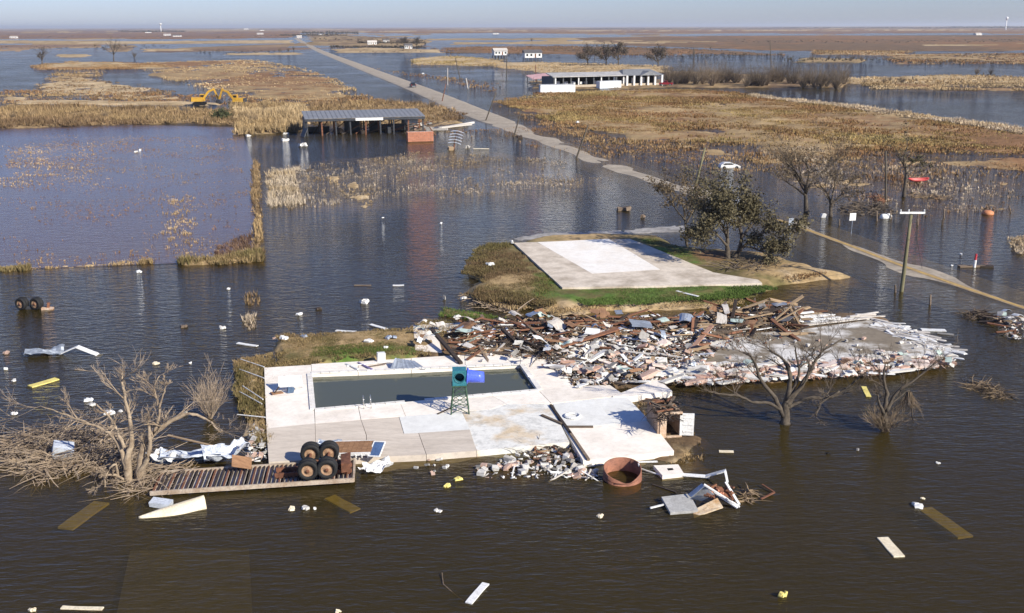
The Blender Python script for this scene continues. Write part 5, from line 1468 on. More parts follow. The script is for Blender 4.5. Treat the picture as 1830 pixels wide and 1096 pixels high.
pl = lambda a, b_, w=(.10, .26), t=(.05, .12): (lambda rg: (rg.uniform(a, b_), rg.uniform(*w), rg.uniform(*t)))
bk = lambda a, b_: (lambda rg: (lambda s_: (s_ * rg.uniform(.8, 1.6), s_ * rg.uniform(.5, 1.0), s_ * rg.uniform(.35, .7)))(rg.uniform(a, b_)))
pn = lambda a, b_: (lambda rg: (rg.uniform(a, b_), rg.uniform(a, b_) * .6, 1.0))
scatter(K_plank, zone_back, 165, pl(1.6, 5.6), 'plank in the heap behind the pool', 'planks of the wreckage heap', 101, along=GRID + .1, spread=.7, tilt=.10)
scatter(K_plank, [(1225,560),(1420,543),(1435,600),(1290,610),(1225,650)], 62, pl(1.5, 5.0, (.12, .3), (.08, .16)), 'plank in the tall pile at the back right', 'planks of the tall pile', 102, along=GRID + .35, spread=.55, tilt=.14)
scatter(K_plank, zone_mid, 30, pl(1.0, 3.2), 'plank among the white rubble', 'planks among the white rubble', 103, tilt=.12)
scatter(K_wplank, zone_mid, 92, pl(.7, 2.8, (.10, .3), (.04, .1)), 'board among the white rubble', 'white boards in the rubble', 104, along=GRID, spread=.8, tilt=.14)
scatter(K_wplank, zone_back, 55, pl(.8, 3.0, (.1, .28), (.04, .1)), 'board in the heap behind the pool', 'white boards of the wreckage heap', 105, along=GRID, spread=.8, tilt=.12)
scatter(K_wplank, zone_right, 66, pl(1.0, 3.2, (.14, .4), (.04, .08)), 'board at the right end of the wreckage', 'white boards at the right end', 106, along=-.75, spread=.35, tilt=.06)
scatter(K_wplank, [(1430,570),(1550,562),(1560,572),(1440,582)], 24, pl(1.5, 3.5, (.15, .3), (.06, .12)), 'board along the back edge of the muddy floor', 'white boards along the back edge', 107, along=GRID - .05, spread=.15, tilt=.04)
scatter(K_wplank, zone_pink, 48, pl(.6, 2.0, (.1, .25), (.05, .1)), 'board in the brick rubble strip', 'white boards in the brick strip', 108, along=GRID, spread=.5, tilt=.1)
scatter(K_torn, zone_back, 42, pn(.6, 1.9), 'torn panel in the heap behind the pool', 'torn panels of the wreckage heap', 109, tilt=.16)
scatter(K_torn, zone_mid, 26, pn(.5, 1.3), 'torn panel among the white rubble', 'torn panels in the white rubble', 110, tilt=.18)
scatter(K_torn, zone_pink, 22, pn(.4, 1.0), 'torn panel in the brick rubble strip', 'torn panels in the brick strip', 111, tilt=.12)
scatter(K_block, zone_mid, 90, bk(.22, .50), 'masonry chunk in the white rubble', 'masonry chunks in the white rubble', 112, tilt=.25)
scatter(K_pink, zone_pink, 205, bk(.16, .40), 'brick chunk in the strip at the water edge', 'brick chunks at the water edge', 113, z0=.24, tilt=.2)
scatter(K_pink, zone_pink, 60, lambda rg: (rg.uniform(.7, 2.0), rg.uniform(.3, .6), rg.uniform(.12, .2)), 'flat wall piece in the strip at the water edge', 'wall pieces at the water edge', 126, z0=.28, along=GRID, spread=.3, tilt=.06)
scatter(K_pink, zone_mid, 24, lambda rg: (rg.uniform(.7, 2.2), rg.uniform(.3, .7), rg.uniform(.10, .2)), 'flat wall piece among the white rubble', 'wall pieces in the white rubble', 127, z0=.3, along=GRID, spread=.6, tilt=.1)
scatter(K_block, [(1290,645),(1420,600),(1560,600),(1660,625),(1560,640),(1420,650)], 26, bk(.12, .3), 'chunk on the muddy floor slab', 'chunks on the muddy floor', 114, z0=.36, tilt=.1)
scatter(K_block, [(852,838),(900,822),(1000,800),(1060,830),(1072,858),(960,852),(860,852)], 72, bk(.16, .42), 'chunk in the water before the slab', 'rubble chunks before the slab', 115, z0=-.02, tilt=.25)
scatter(K_wplank, [(880,830),(960,815),(1060,840),(1060,856),(920,850)], 16, pl(.5, 1.6, (.06, .14), (.04, .08)), 'board in the water before the slab', 'boards before the slab', 116, z0=.03, tilt=.2)
scatter(K_plank, [(925,795),(1010,785),(1030,825),(960,830)], 12, pl(.5, 1.6, (.06, .14), (.05, .1)), 'plank at the front corner of the annex slab', 'planks at the slab corner', 117, z0=.12, tilt=.2)
scatter(K_block, [(735,822),(800,818),(800,850),(715,850)], 10, bk(.12, .26), 'chunk in the water before the deck', 'small chunks before the deck', 118, z0=-.02)
scatter(K_block, [(455,765),(478,760),(482,826),(440,826)], 22, bk(.14, .34), 'chunk along the left side of the deck', 'rubble left of the deck', 119, z0=.18)
scatter(K_block, [(1775,578),(1870,572),(1870,612),(1800,605)], 38, bk(.16, .42), 'chunk in the heap at the right edge', 'rubble heap at the right edge', 120, z0=.05, lift=1, tilt=.3)
scatter(K_plank, [(1730,562),(1870,560),(1870,600),(1790,595)], 22, pl(.8, 2.4), 'plank in the heap at the right edge', 'planks at the right edge', 121, z0=.15, tilt=.2)
scatter(K_torn, [(1780,565),(1850,565),(1850,590),(1790,590)], 8, pn(.5, 1.1), 'torn panel on the heap at the right edge', 'panels at the right edge', 122, z0=.35)
scatter(K_block, [(742,640),(930,630),(930,650),(760,648)], 12, bk(.1, .25), 'scrap of masonry on the far pool rim', 'scraps on the far rim', 123, z0=.37)
scatter(K_torn, [(905,622),(945,622),(945,655),(910,650)], 8, pn(.5, 1.0), 'torn sheet at the far right corner of the pool', 'sheets at the pool corner', 124, z0=.4, tilt=.4)
scatter(K_torn, [(735,588),(790,582),(790,610),(745,625)], 9, pn(.5, 1.1), 'torn sheet on the slab left of the wreckage heap', 'sheets left of the heap', 125, z0=.4, tilt=.3)
# long red beams and the collapsed frame at the back
for i, (a, c, w_, m, lab) in enumerate([((985,625,.7),(1105,588,1.2),.42,wood_red,'long flat red timber panel across the middle of the wreckage'), ((1232,628,.6),(1272,582,1.4),.32,M('pinkish_beam', (.42, .26, .19), (.28, .15, .1), rough=.9),'thick pinkish beam sloping down in the wreckage'),
    ((905,578,.7),(1010,576,.8),.3,wood_red,'long rusty beam along the back of the wreckage'), ((1340,570,.7),(1412,545,1.5),.16,wood_dark,'dark rafter rising to the peak of the tall pile'), ((1408,543,1.5),(1432,585,.5),.16,wood_tan,'tan rafter falling from the peak of the tall pile'), ((1385,572,.9),(1414,547,1.5),.12,wood_tan,'short tan rafter under the peak'),
    ((1415,545,1.5),(1436,578,.5),.10,wood_old,'thin rafter right of the tan one'), ((1300,575,.9),(1380,560,1.1),.14,wood_tan,'tan rafter lying behind the pinkish beam'), ((1060,582,.8),(1180,574,.9),.2,wood_red,'red timber along the back edge of the wreckage'), ((1430,582,.45),(1552,568,.5),.3,white_wood,'long white wall plate along the back of the muddy floor')]):
    solo(MB().bar(P(*a), P(*c), w_, .10), 'timber_beam', m, (P(*a) + P(*c)) / 2, lab, 'beam')
# the small chips too many to pick apart
def chips(name, label, zones, mat_cols, seed):
    g = random.Random(seed)
    V_, F_, C_ = [], [], []
    box = [(3, 2, 1, 0), (4, 5, 6, 7), (0, 1, 5, 4), (1, 2, 6, 5), (2, 3, 7, 6), (3, 0, 4, 7)]
    for pts, n, z0, cols in zones:
        poly = WP(pts, z0)
        xs, ys = [p.x for p in poly], [p.y for p in poly]
        X = np.array([g.uniform(min(xs), max(xs)) for _ in range(n * 3)]); Y = np.array([g.uniform(min(ys), max(ys)) for _ in range(n * 3)])
        ok = np.nonzero(sdf(poly, X, Y) > 0)[0][:n]
        for i in ok:
            p = Vector((X[i], Y[i], 0)); p.z = z0 + heap_z(p) * g.uniform(.1, .95) + .04
            s_ = g.uniform(.035, .15); sz = (s_ * g.uniform(.6, 3.5), s_ * g.uniform(.4, 1), s_ * g.uniform(.2, .6))
            m = Euler((g.gauss(0, .3), g.gauss(0, .3), g.uniform(0, 6.3))).to_matrix()
            o = len(V_)
            for zz in (-1, 1):
                for sx, sy in ((-1, -1), (1, -1), (1, 1), (-1, 1)):
                    V_.append(p + m @ Vector((sx * sz[0] / 2, sy * sz[1] / 2, zz * sz[2] / 2)))
            c = g.choice(cols); t = g.uniform(.75, 1.2)
            C_ += [tuple(q * t for q in c)] * 8
            F_ += [tuple(o + q for q in f) for f in box]
    o = np_mesh(name, [tuple(v) for v in V_], F_, M_attr(name + '_surface', scale=3, var=.2, bump=0), colors=np.array(C_))
    return tag(o, label, 'rubble', kind='stuff')
WH, GY, PK, BR, RD = (.66, .64, .60), (.34, .32, .30), (.52, .38, .31), (.20, .14, .09), (.27, .12, .07)
chips('rubble_chips', 'small chips and splinters filling the wreckage field', [(zone_back, 2600, .3, (WH, GY, BR, BR, RD, BR, BR, (.3, .21, .13))), (zone_mid, 2800, .3, (WH, WH, GY, PK, BR, BR)), (zone_pink, 2000, .27, (WH, PK, PK, RD, BR)), (zone_right, 250, .32, (WH, WH, GY)),
      ([(852,838),(1000,800),(1072,858),(860,856)], 160, 0, (WH, PK, GY)), ([(1225,560),(1420,545),(1435,600),(1225,650)], 500, .3, (BR, RD, WH, BR)), ([(1775,575),(1870,570),(1870,612),(1800,605)], 300, .1, (WH, PK, GY, BR)), ([(448,760),(480,760),(482,826),(440,826)], 150, .2, (WH, PK, GY))], None, 131)

# ================================================================ POLES, SIGNS, POSTS
pole_mat = M('creosote_pole', (0.12, 0.10, 0.075), (0.07, 0.055, 0.04), rough=.9, scale=1.5, stretch=(4, 4, .4))
pole_green = M('treated_pole', (0.22, 0.20, 0.11), (0.13, 0.115, 0.065), rough=.9, scale=1.5, stretch=(4, 4, .4))
def pole(b_, t_, r, mat, label, name='utility_pole', cat='pole', group=None, dy=0.0):
    p = P(*b_)
    q = PV(t_[0], t_[1], p.y + dy)
    d = (q - p).normalized()
    return solo(MB().tube([p - d * .6, p, (p + q) / 2, q], [r * 1.1, r * 1.05, r * .92, r * .8], 10), name, mat, p, label, cat, group, True)
up = empty('utility_pole', P(1611, 521), 0, 'leaning wooden utility pole with white crossarm beside the drowned road', 'utility pole')
p0 = P(1611, 521); q0 = PV(1629, 378, p0.y)
dd = (q0 - p0).normalized()
root_build(MB().tube([p0 - dd * .6, p0, (p0 + q0) / 2, q0], [.19, .18, .16, .13], 12), 'shaft', pole_green, up, True)
ca, cb = PV(1608, 380.5, p0.y - .16), PV(1653, 380.5, p0.y - .16)
arm = root_build(MB().bar(ca, cb, .14, .16), 'crossarm', white_paint, up)
for t in (.03, .35, .97):
    c = ca * (1 - t) + cb * t
    root_build(MB().lathe(c + Vector((0, 0, .08)), (0, 0, 1), [(.001, 0), (.05, 0), (.07, .08), (.05, .14), (.06, .2), (.001, .24)], 10), 'insulator', M('porcelain', (.7, .69, .66), (.6, .6, .58), rough=.3), up, True)
root_build(MB().tube([PV(1629, 390, p0.y), PV(1637, 420, p0.y - 1.0), P(1648, 480, .0)], [.02, .02, .02], 5), 'guy_wire', dark_steel, up)
root_build(MB().bar(p0 + dd * 7.2 + Vector((.1, -.15, 0)), ca * .3 + cb * .7, .05, .03), 'arm_brace', dark_steel, up)
for i, (b_, t_, r, lab) in enumerate([((868,216),(887,165),.16,'first leaning pole beside the road, nearest the open shed'), ((918,246),(931,199),.15,'second leaning pole beside the road, right of the first'), ((1030,283),(1051,224),.16,'third leaning pole standing at the drowned road'), ((1240,346),(1260,264),.17,'tall leaning pole behind the oak on the mound'),
                                     ((1583,358),(1583,270),.15,'tall upright bare post beside the broken tree snag'), ((790,182),(797,150),.16,'thin leaning reddish pole at the road above the open shed'), ((822,140),(814,104),.2,'dark far pole leaning left beside the road'), ((905,136),(906,96),.22,'dark upright pole before the far raised houses'),
                                     ((800,152),(800,122),.18,'thin pale pole right of the road far off'), ((836,158),(833,140),.2,'short pale pole right of the far leaning one'), ((1063,106),(1063,84),.25,'thin pole between the trees behind the long building'), ((1240,118),(1240,85),.25,'thin far pole left of the thicket'), ((1378,112),(1376,72),.25,'thin far pole behind the thicket'), ((958,146),(957,116),.2,'reddish pole in front of the raised house')]):
    pole(b_, t_, r, (pole_mat, pole_mat, pole_mat, pole_green, pole_mat, rust, pole_mat, pole_mat, white_wood, white_wood, pole_mat, pole_mat, pole_mat, rust)[i], lab)
for i, (x, y0, y1, lean) in enumerate([(1567,395,378,0),(1593,392,377,-2),(1640,393,380,0),(1687,390,373,0),(1729,389,372,0),(1806,380,368,-3),(1640,402,392,0),(1684,402,391,1),(1600,523,509,0),(1662,545,527,1),(1500,403,392,0),(1551,300,290,0)]):
    pole((x, y0), (x + lean, y1), .09, wood_old, ['fence post', 'tilted fence post', 'thin fence post'][i % 3] + ' number %s from the left of the row beyond the road' % ('one two three four five six seven eight nine ten eleven twelve'.split()[sorted([1567,1593,1640,1687,1729,1806,1640.5,1684,1600,1662,1500,1551]).index(x if i != 6 else 1640.5)]) if i not in (8, 9) else ('short post stub left of the utility pole', 'short white capped stub right of the utility pole')[i - 8], 'fence_post', 'post', 'fence posts beyond the road' if i not in (8, 9) else None)
def sign(b_, h_px, w_m, h_m, label, mat, tilt=0.0):
    p = P(*b_)
    top = PV(b_[0], b_[1] - h_px, p.y)
    r = empty('road_sign', p, 0, label, 'sign')
    hh = top.z
    MB().cyl((0, 0, -.4), (0, 0, hh), .04, 8).build('post', galv, r)
    MB().box((0, -.06, hh - h_m / 2), (w_m, .03, h_m), (0, tilt, .15)).build('plate', mat, r)
    return r
sign((1521, 419), 38, .75, .85, 'white backed road sign on a post across the road', white_paint)
sign((1411, 432), 42, .55, .75, 'grey road sign on a tall post right of the oak', galv)
sign((1318, 372), 22, .7, 1.0, 'white sign behind the top of the oak', white_paint, .1)
rw = empty('marker_post', P(1741, 478), 0, 'red and white marker post standing in the water at right', 'post')
MB().cyl((0, 0, -.3), (.03, 0, .75), .13, 10).build('lower_band', white_paint, rw)
MB().cyl((.03, 0, .75), (.05, 0, 1.35), .12, 10, .10).build('upper_band', M('red_paint', (.55, .05, .06), (.4, .04, .05), rough=.5), rw)
solo(MB().box(P(1736, 476, .06), (2.6, .5, .16), (0, 0, .1), jit=.05), 'dock_board', wood_old, P(1736, 476), 'half sunk dock board at the foot of the red and white post', 'board')
solo(MB().box(P(1762, 476, .08), (1.4, .35, .2), (0, 0, -.1), jit=.05), 'floating_log', wood_dark, P(1762, 476), 'dark log right of the red and white post', 'log')
by_ = empty('orange_buoy', P(1765, 383), 0, 'orange buoy with a short stick floating at right', 'buoy')
MB().lathe((0, 0, 0), (0, 0, 1), [(.001, -.2), (.6, -.2), (.75, .1), (.65, .35), (.3, .5), (.001, .52)], 16).build('float', M('orange_plastic', (.62, .26, .12), (.5, .2, .09), rough=.5), by_, True)
MB().cyl((0, 0, .4), (0, 0, 1.1), .06, 8).build('stick', wood_old, by_)
pt = empty('propane_tank', P(1583, 391), .3, 'white gas tank floating among the fence posts beyond the road', 'tank')
MB().lathe((0, 0, .25), (1, 0, 0), [(.001, -.75), (.25, -.70), (.38, -.5), (.38, .5), (.25, .70), (.001, .75)], 16).build('shell', white_paint, pt, True)
MB().cyl((0, 0, .6), (0, 0, .75), .12, 10).build('valve_cap', grey_block, pt)
for (x, y) in ((1472, 386),):
    solo(MB().box(P(x, y, .2), (.5, .4, .5), jit=.08), 'white_bucket', white_paint, P(x, y), 'white tub at the foot of the bare trees beyond the road', 'tub')
brush_pile('brush_heap', 'low brown brush around the bare trees beyond the road', [(1500,368),(1570,360),(1600,375),(1580,388),(1500,385)], 320, .5, 141, twig_mat, .035, (.6, 2.0))
brush_pile('brush_heap', 'brown flotsam at the foot of the tall bare post', [(1555,350),(1580,350),(1585,360),(1560,362)], 90, .35, 142, wood_red, .04, (.6, 1.6))
brush_pile('brush_heap', 'line of flotsam in the water right of the broken snag', [(1620,345),(1700,350),(1705,358),(1625,354)], 160, .2, 143, wood_tan, .03, (.6, 1.8))

# ================================================================ BUILDINGS, VEHICLES AND FAR THINGS
def frame_root(name, a, b_, label, cat, z=0.0):
    """root at pixel a with local x towards pixel b (both on the ground); returns root and length"""
    p, q = P(*a, z), P(*b_, z)
    d = q - p
    return empty(name, p, math.atan2(d.y, d.x), label, cat), d.length
# --- open steel shed
sh, L_ = frame_root('open_shed', (549, 244), (757, 238), 'long open steel shed with grey roof standing in the flood', 'shed')
DP, H1, H2 = 10.0, 3.8, 4.7
roof_grey = M('grey_roof_sheet', (0.25, 0.255, 0.265), (0.19, 0.195, 0.205), rough=.6, scale=.6, metal=.1, speck=.9)
rr = MB()
NP = 26
for k in range(NP):
    x0, x1 = -.4 + (L_ + .8) * k / NP, -.4 + (L_ + .8) * (k + 1) / NP - .02
    m = MB()
    m.add([(x0, -.5, H1), (x1, -.5, H1), (x1, DP, H2), (x0, DP, H2), (x0, -.5, H1 - .06), (x1, -.5, H1 - .06), (x1, DP, H2 - .06), (x0, DP, H2 - .06)], [(0, 1, 2, 3), (7, 6, 5, 4), (0, 4, 5, 1), (1, 5, 6, 2), (2, 6, 7, 3), (3, 7, 4, 0)])
    m.box(((x0 + .05), DP / 2 - .25, (H1 + H2) / 2 + .05), (.05, DP + .4, .03), (math.atan2(H2 - H1, DP + .5), 0, 0))
    m.build('roof_sheet', roof_grey, sh)
MB().box((L_ / 2, -.42, H1 - .38), (L_ + .7, .12, .5)).build('front_beam', dark_steel, sh)
MB().box((L_ / 2, DP - .2, H2 - .35), (L_ + .7, .12, .4)).build('back_beam', dark_steel, sh)
for k in range(9):
    x = .1 + (L_ - .2) * k / 8
    for y, h in ((0, H1 - .3), (DP * .5, H1 + .1), (DP - .3, H2 - .3)):
        MB().box((x + (rnd.uniform(-.3, .3) if 0 < k < 8 else 0), y, h / 2 - .3), (.30, .30, h + .6), (rnd.uniform(-.02, .02), rnd.uniform(-.03, .03), 0)).build('post', rust if (k + int(y)) % 3 == 1 else dark_steel, sh)
    MB().bar((x, -.3, H1 - .25), (x, DP - .2, H2 - .3), .14, .3).build('rafter', dark_steel, sh)
for k in range(4):
    MB().bar((0, 1 + k * 2.6, H1 - .1 + k * .22), (L_, 1 + k * 2.6, H1 - .1 + k * .22), .1, .14).build('purlin', dark_steel, sh)
MB().box((-.3, DP * .45, H1 / 2 - .1), (.12, DP * .9, H1 - .1)).build('end_wall', M('dark_sheet', (.10, .105, .11), (.06, .062, .065), rough=.6), sh)
MB().box((-.7, -.3, .8), (.1, 2.4, 2.2), (0, R(25), .3)).build('loose_sheet', MATS['dark_sheet'], sh)
MB().box((L_ * .53, -.55, H1 - .36), (L_ * .235, .05, .55)).build('white_fascia', white_paint, sh)
MB().box((L_ * .9, .8, H1 - 1.1), (3.0, .08, .9), (.1, .1, .1)).build('hanging_sheet', roof_grey, sh)
for x_, w_, h_ in ((.12, .2, 1.2), (.42, .14, 2.6), (.62, .10, 3.2), (.78, .2, 1.4), (.93, .12, 3.4)):
    MB().box((L_ * x_, DP - .6, h_ / 2 - .2), (L_ * w_, .1, h_ + .4)).build('back_sheet', MATS['dark_sheet'], sh)
for k in range(6):
    MB().box((L_ * rnd.uniform(.1, .9), rnd.uniform(2, 8), rnd.uniform(.2, .9)), (rnd.uniform(.8, 2.4), rnd.uniform(.6, 1.4), rnd.uniform(.6, 1.6)), (0, rnd.uniform(-.2, .2), rnd.uniform(0, 3)), jit=.1).build('stored_crate', rnd.choice((wood_dark, wood_old, dark_steel)), sh)
for k in range(16):
    MB().bar((L_ * .06 + k * 1.4 + rnd.uniform(-.4, .4), rnd.uniform(2, 8), -.3), (L_ * .12 + k * 2.1 + rnd.uniform(-.6, .6), rnd.uniform(2, 8), rnd.uniform(1.5, 3)), .18).build('inner_post', rnd.choice((wood_dark, rust, wood_old)), sh)
scatter(K_block, [(722,222),(775,222),(778,236),(722,236)], 8, bk(.6, 1.2), 'pale wreck lump piled under the right end of the shed', 'wreck under the shed end', 151, z0=.3)
scatter(K_plank, [(700,226),(775,220),(775,238),(700,240)], 8, pl(1.5, 3.5, (.15, .3), (.1, .2)), 'dark timber under the right end of the shed', 'timber under the shed end', 152, z0=.5, tilt=.3)
for i, (x0, y0, x1, y1) in enumerate([(752,230,790,229),(782,229,842,222),(806,226,846,219),(760,232,800,231)]):
    solo(MB().bar(P(x0, y0, .25), P(x1, y1, .45), .7, .4), 'fallen_slab', white_wood, P((x0 + x1) / 2, (y0 + y1) / 2), ('left', 'long', 'far', 'near')[i] + ' one of the pale fallen wall panels right of the shed', 'panel', 'pale panels right of the shed')
# --- orange brick block: a piece of wall with its bricks
bw, bl_ = frame_root('brick_wall_block', (729, 254), (775, 252.5), 'orange brick wall block standing in the water at the shed corner', 'wall')
BD, BH = 1.6, 2.0
MB().box((bl_ / 2, BD / 2, BH / 2 - .3), (bl_ - .06, BD - .06, BH + .56)).build('core', M('pale_mortar', (.55, .38, .30), (.42, .27, .2), rough=.9), bw)
me = None
cols, rows = 13, 6
for r_ in range(rows):
    for c_ in range(cols):
        x = (c_ + .5) * bl_ / cols
        if me is None:
            o = MB().box((0, 0, 0), (bl_ / cols - .07, .10, BH / rows - .06), jit=.004).build('brick', brick_orange, bw); me = o.data
        else:
            o = link(bpy.data.objects.new('brick', me), bw)
        o.location = (x, 0, (r_ + .5) * BH / rows)
for r_ in range(rows):
    for c_ in range(3):
        o = link(bpy.data.objects.new('brick', me), bw)
        o.location = (0, (c_ + .5) * BD / 3, (r_ + .5) * BH / rows); o.rotation_euler = (0, 0, math.pi / 2)
# --- fallen white sign or antenna: ribs on a leaning mast
fs_ = empty('fallen_rib_mast', P(811, 266), .1, 'leaning mast with white crosswise ribs right of the brick block', 'mast')
MB().tube([(0, 0, -.3), (.2, .1, 1.5), (.6, .2, 3.2)], [.16, .13, .1], 8).build('mast', rust, fs_)
for k in range(5):
    MB().sheet(lambda u, v, k=k: ((u - .5) * 2.5 + .15 + k * .14, (v - .5) * .7, 1.0 + k * .55 + .25 * math.sin(u * 3.1) - .35 * (u - .5)), 8, 2, .06).build('rib', white_sheet, fs_)
solo(MB().box(P(805, 266, .3), (1.0, .8, .7), (.1, .1, .4), jit=.12), 'tan_crate', wood_tan, P(805, 267), 'tan crate at the foot of the leaning mast', 'crate')
# --- long wrecked building beyond the marsh
lb, LL = frame_root('long_wrecked_building', (988, 158), (1182, 153), 'long wrecked building with open front, white roof and gabled right end', 'building')
H_ = 4.4
x1 = LL * .66
MB().add([(-.5, -1, H_), (x1, -1, H_), (x1, 6, H_ + 1.2), (-.5, 6, H_ + 1.2), (-.5, -1, H_ - .3), (x1, -1, H_ - .3), (x1, 6, H_ + .9), (-.5, 6, H_ + .9)], [(0, 1, 2, 3), (7, 6, 5, 4), (0, 4, 5, 1), (1, 5, 6, 2), (2, 6, 7, 3), (3, 7, 4, 0)]).build('flat_roof', M('pale_roof', (.46, .44, .42), (.32, .31, .30), rough=.7, scale=.3), lb)
MB().box((.2, 5, H_ / 2 - .2), (.5, 12, H_ - .2)).build('end_wall', MATS['dark_sheet'], lb)
MB().box((x1 / 2, 11, H_ / 2 - .2), (x1, .4, H_ - .2)).build('back_wall', black_void, lb)  # black back wall, ceiling and inner wall paint in the interior's shade
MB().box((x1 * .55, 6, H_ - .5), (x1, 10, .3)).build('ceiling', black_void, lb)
MB().box((LL * .5, -.2, .45), (LL, .4, 1.3)).build('low_wall', M('beige_wall', (.52, .44, .34), (.40, .33, .25), rough=.9), lb)
for k in range(10):
    x = 1 + (x1 - 2) * k / 9
    MB().box((x, -.1, H_ / 2), (.45, .5, H_ - .6)).build('pillar', (white_paint if k % 3 == 0 else MATS['dark_sheet']), lb)
for k in range(9):
    MB().box((3 + k * (x1 - 6) / 8 + rnd.uniform(-.8, .8), rnd.uniform(1, 4), 1.7), (rnd.uniform(.8, 1.8), .5, rnd.uniform(.6, 1.4)), (0, 0, rnd.uniform(-.4, .4))).build('appliance', white_paint, lb)
xg0, xg1 = LL * .62, LL
ym = 5.0
roofg = M('slate_roof', (.22, .225, .235), (.15, .155, .165), rough=.75, scale=.6)
MB().add([(xg0, -1.2, H_ - .2), (xg1 + .6, -1.2, H_ - .2), (xg1 - 3, ym, H_ + 2.0), (xg0 + 3, ym, H_ + 2.0), (xg1 + .6, 11.2, H_ - .2), (xg0, 11.2, H_ - .2)], [(0, 1, 2, 3), (1, 4, 2), (4, 5, 3, 2), (5, 0, 3), (5, 4, 1, 0)]).build('hip_roof', roofg, lb)
gx = LL * .86
MB().add([(gx - 4, -2.2, H_ - .2), (gx + 4, -2.2, H_ - .2), (gx, -2.2, H_ + 1.5), (gx - 4, 4, H_ - .2), (gx + 4, 4, H_ - .2), (gx, 4, H_ + 1.5)], [(0, 1, 2), (0, 2, 5, 3), (1, 4, 5, 2), (3, 5, 4), (0, 3, 4, 1)]).build('porch_gable', roofg, lb)
for k in range(6):
    x = xg0 + 2 + (xg1 - xg0 - 2.4) * k / 5
    MB().box((x, -.9, H_ / 2 - .1), (.7, .7, H_ - .3)).build('porch_column', white_paint, lb)
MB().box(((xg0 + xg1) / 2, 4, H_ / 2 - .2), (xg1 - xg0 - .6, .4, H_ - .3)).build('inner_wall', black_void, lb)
for k in range(3):
    MB().box((xg0 + 3 + k * 4.2, 3.7, 2.2), (1.6, .2, 2.0)).build('window_frame', white_paint, lb)
# pink roofed shelter left of it
ps, PL = frame_root('pink_roof_shelter', (950, 151), (988, 150), 'small open shelter with pinkish roof left of the long building', 'shelter')
MB().add([(0, -1, 2.2), (PL, -1, 3.0), (PL, 6, 4.2), (0, 6, 3.4), (0, -1, 2.0), (PL, -1, 2.8), (PL, 6, 4.0), (0, 6, 3.2)], [(0, 1, 2, 3), (7, 6, 5, 4), (0, 4, 5, 1), (1, 5, 6, 2), (2, 6, 7, 3), (3, 7, 4, 0)]).build('roof', M('pink_roof', (.58, .36, .36), (.42, .25, .25), rough=.7, scale=.5), ps)
for x in (.6, PL * .5, PL - .5):
    for y in (-.5, 5.5):
        MB().box((x, y, 1.2), (.2, .2, 3.0)).build('post', dark_steel, ps)
MB().box((PL * .45, 1, .35), (PL, 3, .25)).build('floor', dark_steel, ps)
# white box trailers
def box_trailer(a, b_, h, label):
    r, l = frame_root('white_box_trailer', a, b_, label, 'trailer')
    MB().box((l / 2, 1.25, h / 2 + .1), (l, 2.5, h)).build('box', white_paint, r)
    n = max(6, int(l / .9))
    for k in range(n + 1):
        MB().box((k * l / n, -.02, h / 2 + .1), (.07, .06, h)).build('rib', white_paint, r)
    MB().box((l / 2, -.03, .12), (l + .1, .08, .22)).box((l / 2, -.03, h + .06), (l + .1, .08, .16)).build('rail', galv, r)
    for x in (l * .7, l * .82):
        MB().lathe((x, .1, -.05), (0, 1, 0), [(.2, -.15), (.5, -.15), (.5, .15), (.2, .15)], 16).build('wheel', rubber, r)
    return r
box_trailer((966, 167), (1028, 166), 2.9, 'long white box trailer stranded in front of the long building')
box_trailer((1072, 159), (1110, 157.5), 2.7, 'short white box trailer right of the long one')
def truck(loc, rz, paint, label, name='pickup_truck', cat='truck', s=1.0):
    r = empty(name, loc, rz, label, cat)
    W = .95
    def prof(pts, y0, y1):
        m = MB(); n = len(pts)
        m.add([(x, y0, z) for x, z in pts] + [(x, y1, z) for x, z in pts], [tuple(range(n)), tuple(range(2 * n - 1, n - 1, -1))] + [(i, n + i, n + (i + 1) % n, (i + 1) % n) for i in range(n)])
        return m
    prof([(-2.7, .45), (2.6, .45), (2.7, .75), (2.6, 1.05), (1.3, 1.15), (-.6, 1.15), (-2.7, 1.15)], -W, W).build('body', paint, r)
    cb = prof([(-.75, 1.15), (1.25, 1.15), (.65, 1.82), (-.55, 1.82)], -W * .88, W * .88).build('cab', paint, r)
    MB().add([(1.24, -.75, 1.2), (1.24, .75, 1.2), (.70, .7, 1.76), (.70, -.7, 1.76)], [(0, 1, 2, 3)]).build('windscreen', glass, cb)
    MB().add([(-.755, -.72, 1.24), (-.755, .72, 1.24), (-.60, .68, 1.74), (-.60, -.68, 1.74)], [(3, 2, 1, 0)]).build('rear_window', glass, cb)
    for s_ in (-1, 1):
        MB().add([(-.5, s_ * W * .885, 1.24), (1.0, s_ * W * .885, 1.24), (.6, s_ * W * .885, 1.72), (-.42, s_ * W * .885, 1.72)], [(0, 1, 2, 3)]).build('side_window', glass, cb)
        MB().box((-2.71, s_ * .8, .95), (.04, .18, .32)).build('tail_light', M('tail_red', (.5, .03, .03), (.4, .02, .02), rough=.3), r)
        MB().box((2.66, s_ * .72, .85), (.06, .3, .18)).build('headlight', white_paint, r)
        for x in (-1.7, 1.75):
            w = MB().lathe((x, s_ * .88, .42), (0, 1, 0), [(.2, -.13), (.42, -.13), (.42, .13), (.2, .13)], 18).build('wheel', rubber, r, True)
            MB().lathe((x, s_ * .88, .42), (0, 1, 0), [(.001, -.1), (.22, -.12), (.22, .12), (.001, .1)], 12).build('rim', galv, w, True)
    MB().box((-1.7, 0, 1.16), (1.8, 1.6, .02)).build('bed', black_void, r)
    MB().box((-2.78, 0, .52), (.12, 1.8, .16)).build('bumper', galv, r)
    r.scale = (s, s, s)
    return r
k_ = min(range(len(RC)), key=lambda i: (RC[i] - P(742, 158)).length)
